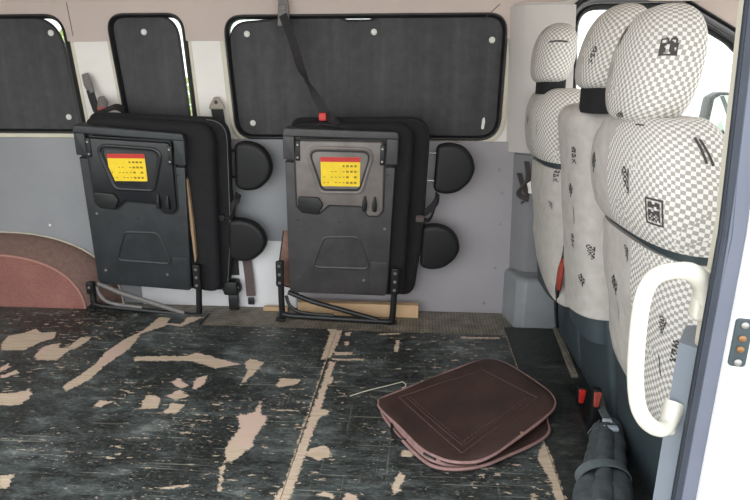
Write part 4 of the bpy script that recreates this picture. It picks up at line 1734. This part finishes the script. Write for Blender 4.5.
ftop = lambda p: 0.030 + 0.055 * max(0, (p.x - 0.05)) * 0.9
T = smooth_path(unproj(top_px, ftop), 5, True)
Bt_px = [(381, 408), (384, 398), (432, 380), (470, 366), (490, 362), (505, 366), (540, 405), (548, 424), (549, 431), (545, 437), (530, 446), (505, 457), (485, 465), (462, 469), (440, 468), (424, 461), (404, 442), (386, 420)]
B = smooth_path(unproj(Bt_px, lambda p: 0.010), 5, True)


def padded(bm, loop, z_of, th, puff):
    """leather cover: outline filled with inset rings so the middle can puff"""
    ol = [Vector((p.x, p.y)) for p in loop]
    cen = sum(ol, Vector((0, 0))) / len(ol)
    rings_t = []
    for s, h in ((1.0, -th), (1.0, 0.0), (0.97, puff * 0.6), (0.9, puff * 0.9), (0.82, puff), (0.6, puff * 0.8), (0.3, puff * 0.6)):
        R = []
        for p in ol:
            q = cen + (p - cen) * s
            z = z_of(Vector((q.x, q.y, 0))) + h + 0.0022 * math.sin(q.x * 23 + q.y * 11)
            R.append(bm.verts.new((q.x, q.y, max(z, 0.001))))
        rings_t.append(R)
    k = len(ol)
    for A, Bq in zip(rings_t, rings_t[1:]):
        for j in range(k):
            bm.faces.new((A[j], A[(j + 1) % k], Bq[(j + 1) % k], Bq[j]))
    bm.faces.new(rings_t[0][::-1])
    bm.faces.new(rings_t[-1])


bm = bmesh.new()
padded(bm, B, lambda p: 0.010, 0.008, 0.004)
bc = part('bottom_cover', bm, M['leather'], bg)
bm = bmesh.new()
padded(bm, T, ftop, 0.010, 0.006)
tcov = part('top_cover', bm, M['leather'], bg)
bm = bmesh.new()
tube(bm, [Vector((p.x, p.y, ftop(p) - 0.002)) for p in T], 0.0042, 8, True)
part('piping', bm, M['piping'], tcov)
bm = bmesh.new()
tube(bm, [Vector((p.x, p.y, 0.010)) for p in B], 0.0045, 8, True)
part('piping', bm, M['piping'], bc)
# gusset on the near left side joining the two covers
bm = bmesh.new()
sel = [i for i, p in enumerate(T) if True]
gp_t = smooth_path(unproj([(381, 408), (400, 427), (420, 447), (436, 456), (452, 461), (474, 461.5)], ftop), 5)
gp_b = smooth_path(unproj([(383, 414), (403, 439), (423, 459), (439, 466), (458, 468), (478, 466)], lambda p: 0.008), 5)
ra = [bm.verts.new(p + Vector((0, 0, -0.004))) for p in gp_t]
rb_ = [bm.verts.new(p) for p in gp_b]
rc = [bm.verts.new(p + Vector((0.012, 0.012, 0))) for p in gp_b]
rd = [bm.verts.new(p + Vector((0.012, 0.012, -0.006))) for p in gp_t]
for j in range(len(ra) - 1):
    bm.faces.new((ra[j], ra[j + 1], rb_[j + 1], rb_[j]))
    bm.faces.new((rb_[j], rb_[j + 1], rc[j + 1], rc[j]))
    bm.faces.new((rc[j], rc[j + 1], rd[j + 1], rd[j]))
    bm.faces.new((rd[j], rd[j + 1], ra[j + 1], ra[j]))
part('gusset', bm, M['piping'], bg)
# stitched pocket lines on the top cover
fz = lambda p: ftop(p) + 0.0068
pocket = unproj([(399, 396), (482, 369), (538, 398), (462, 452)], lambda p: ftop(p) + 0.008)
bm = bmesh.new()
bt = bvh_of(tcov)


def drape(a, b, n=26):
    out = []
    for i in range(n + 1):
        p = a.lerp(b, i / n)
        h, nn, _, _ = bt.ray_cast(Vector((p.x, p.y, 0.3)), Vector((0, 0, -1)))
        if h:
            out.append(h + Vector((0, 0, 0.0008)))
    return out


for i in range(4):
    tube(bm, drape(pocket[i], pocket[(i + 1) % 4]), 0.0022, 6)
inner = [p.lerp((pocket[0] + pocket[1] + pocket[2] + pocket[3]) / 4, 0.12) for p in pocket]
for i in (3, 2):
    tube(bm, drape(inner[i], inner[(i + 1) % 4]), 0.0016, 6)
part('stitched_seam', bm, simple('worn brown seam', (82, 59, 52), 0.6, 0.2, 60), tcov)
bm = bmesh.new()
for i in (2, 3):
    a, b = inner[i], inner[(i + 1) % 4]
    dd = drape(a, b, 40)
    off = (Vector((0, 0, 1)).cross(b - a)).normalized() * -0.012
    for j in range(1, len(dd) - 1, 2):
        tube(bm, [dd[j] + off * 1.0, dd[j].lerp(dd[j + 1], 0.8) + off], 0.0012, 5)
part('stitching', bm, simple('faded stitch', (104, 78, 72), 0.8, 0.2), tcov)
# zip pull and handle loop
bm = bmesh.new()
c = at(424, 453, Z=0.024)
d = (at(436, 459, Z=0.024) - c)
tube(bm, [c, c + d * 0.5, c + d], 0.005, 8)
part('zip_pull', bm, M['cable'], bg)
bm = bmesh.new()
tube(bm, smooth_path([at(392, 424, Z=0.012), at(393, 433, Z=0.008), at(400, 440, Z=0.008), at(408, 440, Z=0.012)], 5), 0.006, 8)
part('carry_loop', bm, M['cable'], bg)
bm = bmesh.new()
c = bt.ray_cast(CAM, ray(522, 433).normalized())[0]
if c:
    disc(bm, c, (0, 0, 1), 0.006, 0.002, 7)
    part('paint_chip', bm, M['tan'], tcov)

# white thread beside the case
bm = bmesh.new()
tube(bm, smooth_path([at(350, 396, Z=0.002), at(366, 391, Z=0.002), at(382, 387, Z=0.003), at(398, 383, Z=0.006), at(403, 382, Z=0.006), at(406, 386, Z=0.004), at(402, 388, Z=0.003)], 6), 0.0018, 6)
o = link('thread', bm, M['thread'], base=at(382, 387, Z=0.0))
tag(o, 'off-white loose thread on the floor at the left corner of the brown case', 'thread')

# ------------------------------------------------------------------ outside: side mirror, hedge
mr = thing('side_mirror', 'dark door mirror seen through the driver-side window', 'car mirror', at(716, 150, Y=2.66))
bm = bmesh.new()
ol = rpoly([tuple((p.x, p.z)) for p in (at(704, 150, Y=2.66), at(704, 128, Y=2.66), at(711, 97, Y=2.66), at(720, 92, Y=2.66), at(732, 92, Y=2.66), at(732, 152, Y=2.66))], 0.02, 4)
slab(bm, ol, XZ, 2.66, 2.74, 0.01)
mh = part('mirror_housing', bm, M['seal'], mr)
bm = bmesh.new()
slab(bm, offset(ol, 0.014), XZ, 2.655, 2.662, 0.002)
part('mirror_glass', bm, M['mirror'], mr)
bm = bmesh.new()
p = at(716, 152, Y=2.66)
tube(bm, [(p.x, 2.68, p.z), (p.x + 0.02, 2.6, p.z - 0.04), (p.x + 0.03, 2.475, p.z - 0.06)], 0.02, 8)
part('mirror_arm', bm, M['seal'], mr)


def bush(label, loc, r, seed):
    b = thing('bush', label, 'bush', loc, 'bushes outside beyond the van')
    rr_ = random.Random(seed)
    bm = bmesh.new()
    for i in range(700):
        th, ph = rr_.uniform(0, 2 * PI), math.acos(rr_.uniform(-0.8, 1))
        q = r * rr_.uniform(0.75, 1.05)
        c = Vector(loc) + Vector((q * math.sin(ph) * math.cos(th), q * math.sin(ph) * math.sin(th), r * 0.9 + q * math.cos(ph)))
        a = Vector((rr_.uniform(-1, 1), rr_.uniform(-1, 1), rr_.uniform(-1, 1))).normalized() * 0.11
        d_ = a.orthogonal().normalized() * 0.06
        bm.faces.new([bm.verts.new(c + v) for v in (-a, d_, a, -d_)])
    part('foliage', bm, M['foliage'], b, smooth=False)
    bm = bmesh.new()
    tube(bm, [Vector(loc), Vector(loc) + Vector((0, 0, r * 0.9))], [0.08, 0.05], 8)
    part('trunk', bm, M['bark'], b)


bush('pale green bush outside, seen low through the driver-side window near the mirror', (3.5, 6.6, -0.66), 0.55, 1)
bush('pale green bush outside, seen past the nearest headrest through the driver-side window', (2.25, 7.3, -0.66), 0.5, 2)
bush('tall bright bush outside the leftmost window, seen only at the edge of its sunshade', (-4.3, 7.2, -0.66), 1.25, 3)
bush('tall bright bush outside the middle window, seen only at the edge of its narrow sunshade', (-3.4, 12.0, -0.66), 1.35, 4)

# sun visor edge with a yellow tag at the top right
c = at(680, 1, Y=2.2)
bm = bmesh.new()
slab(bm, rrect(-0.13, 0.22, -0.07, 0.07, 0.02), Frame((c.x, c.y, c.z + 0.012), (1, 0.0, 0.0), (0, 0.95, 0.3), (0, -0.3, 0.95)), 0.0, 0.014, 0.005)
vs = thing('sun_visor', 'beige sun visor with a yellow tag at the roof, top right', 'sun visor', (c.x, c.y, c.z))
part('visor_board', bm, M['headliner'], vs)
bm = bmesh.new()
tube(bm, [(c.x + 0.12, c.y + 0.01, c.z + 0.02), (c.x + 0.12, c.y + 0.02, c.z + 0.05), (c.x + 0.12, c.y + 0.03, 1.452)], 0.006, 8)
part('visor_arm', bm, M['headliner'], vs)
bm = bmesh.new()
slab(bm, rrect(-0.05, 0.10, -0.055, -0.01, 0.006), Frame((c.x, c.y, c.z + 0.012), (1, 0.0, 0.0), (0, 0.95, 0.3), (0, -0.3, 0.95)), -0.001, 0.0, 0.0)
part('tag_card', bm, M['visor'], vs)

# ------------------------------------------------------------------ light: overcast daylight through the open door and the front
w = bpy.data.worlds.new('overcast sky')
SC.world = w
w.use_nodes = True
nt = w.node_tree
bgn = nt.nodes['Background']
tc = nt.nodes.new('ShaderNodeTexCoord')
sx = nt.nodes.new('ShaderNodeSeparateXYZ')
nt.links.new(tc.outputs['Generated'], sx.inputs[0])
rp = nt.nodes.new('ShaderNodeValToRGB')
rp.color_ramp.elements[0].position = 0.0
rp.color_ramp.elements[0].color = (0.92, 0.93, 0.92, 1)
rp.color_ramp.elements[1].position = 1.0
rp.color_ramp.elements[1].color = (0.86, 0.93, 1.0, 1)
nt.links.new(sx.outputs['Z'], rp.inputs[0])
nt.links.new(rp.outputs[0], bgn.inputs['Color'])
bgn.inputs['Strength'].default_value = 2.0

SC.view_settings.view_transform = 'Standard'
SC.view_settings.look = 'None'
SC.view_settings.gamma = 1.0
SC.view_settings.use_curve_mapping = False
SC.view_settings.exposure = 0.52
SC.cycles.use_denoising = True
SC.cycles.max_bounces = 8
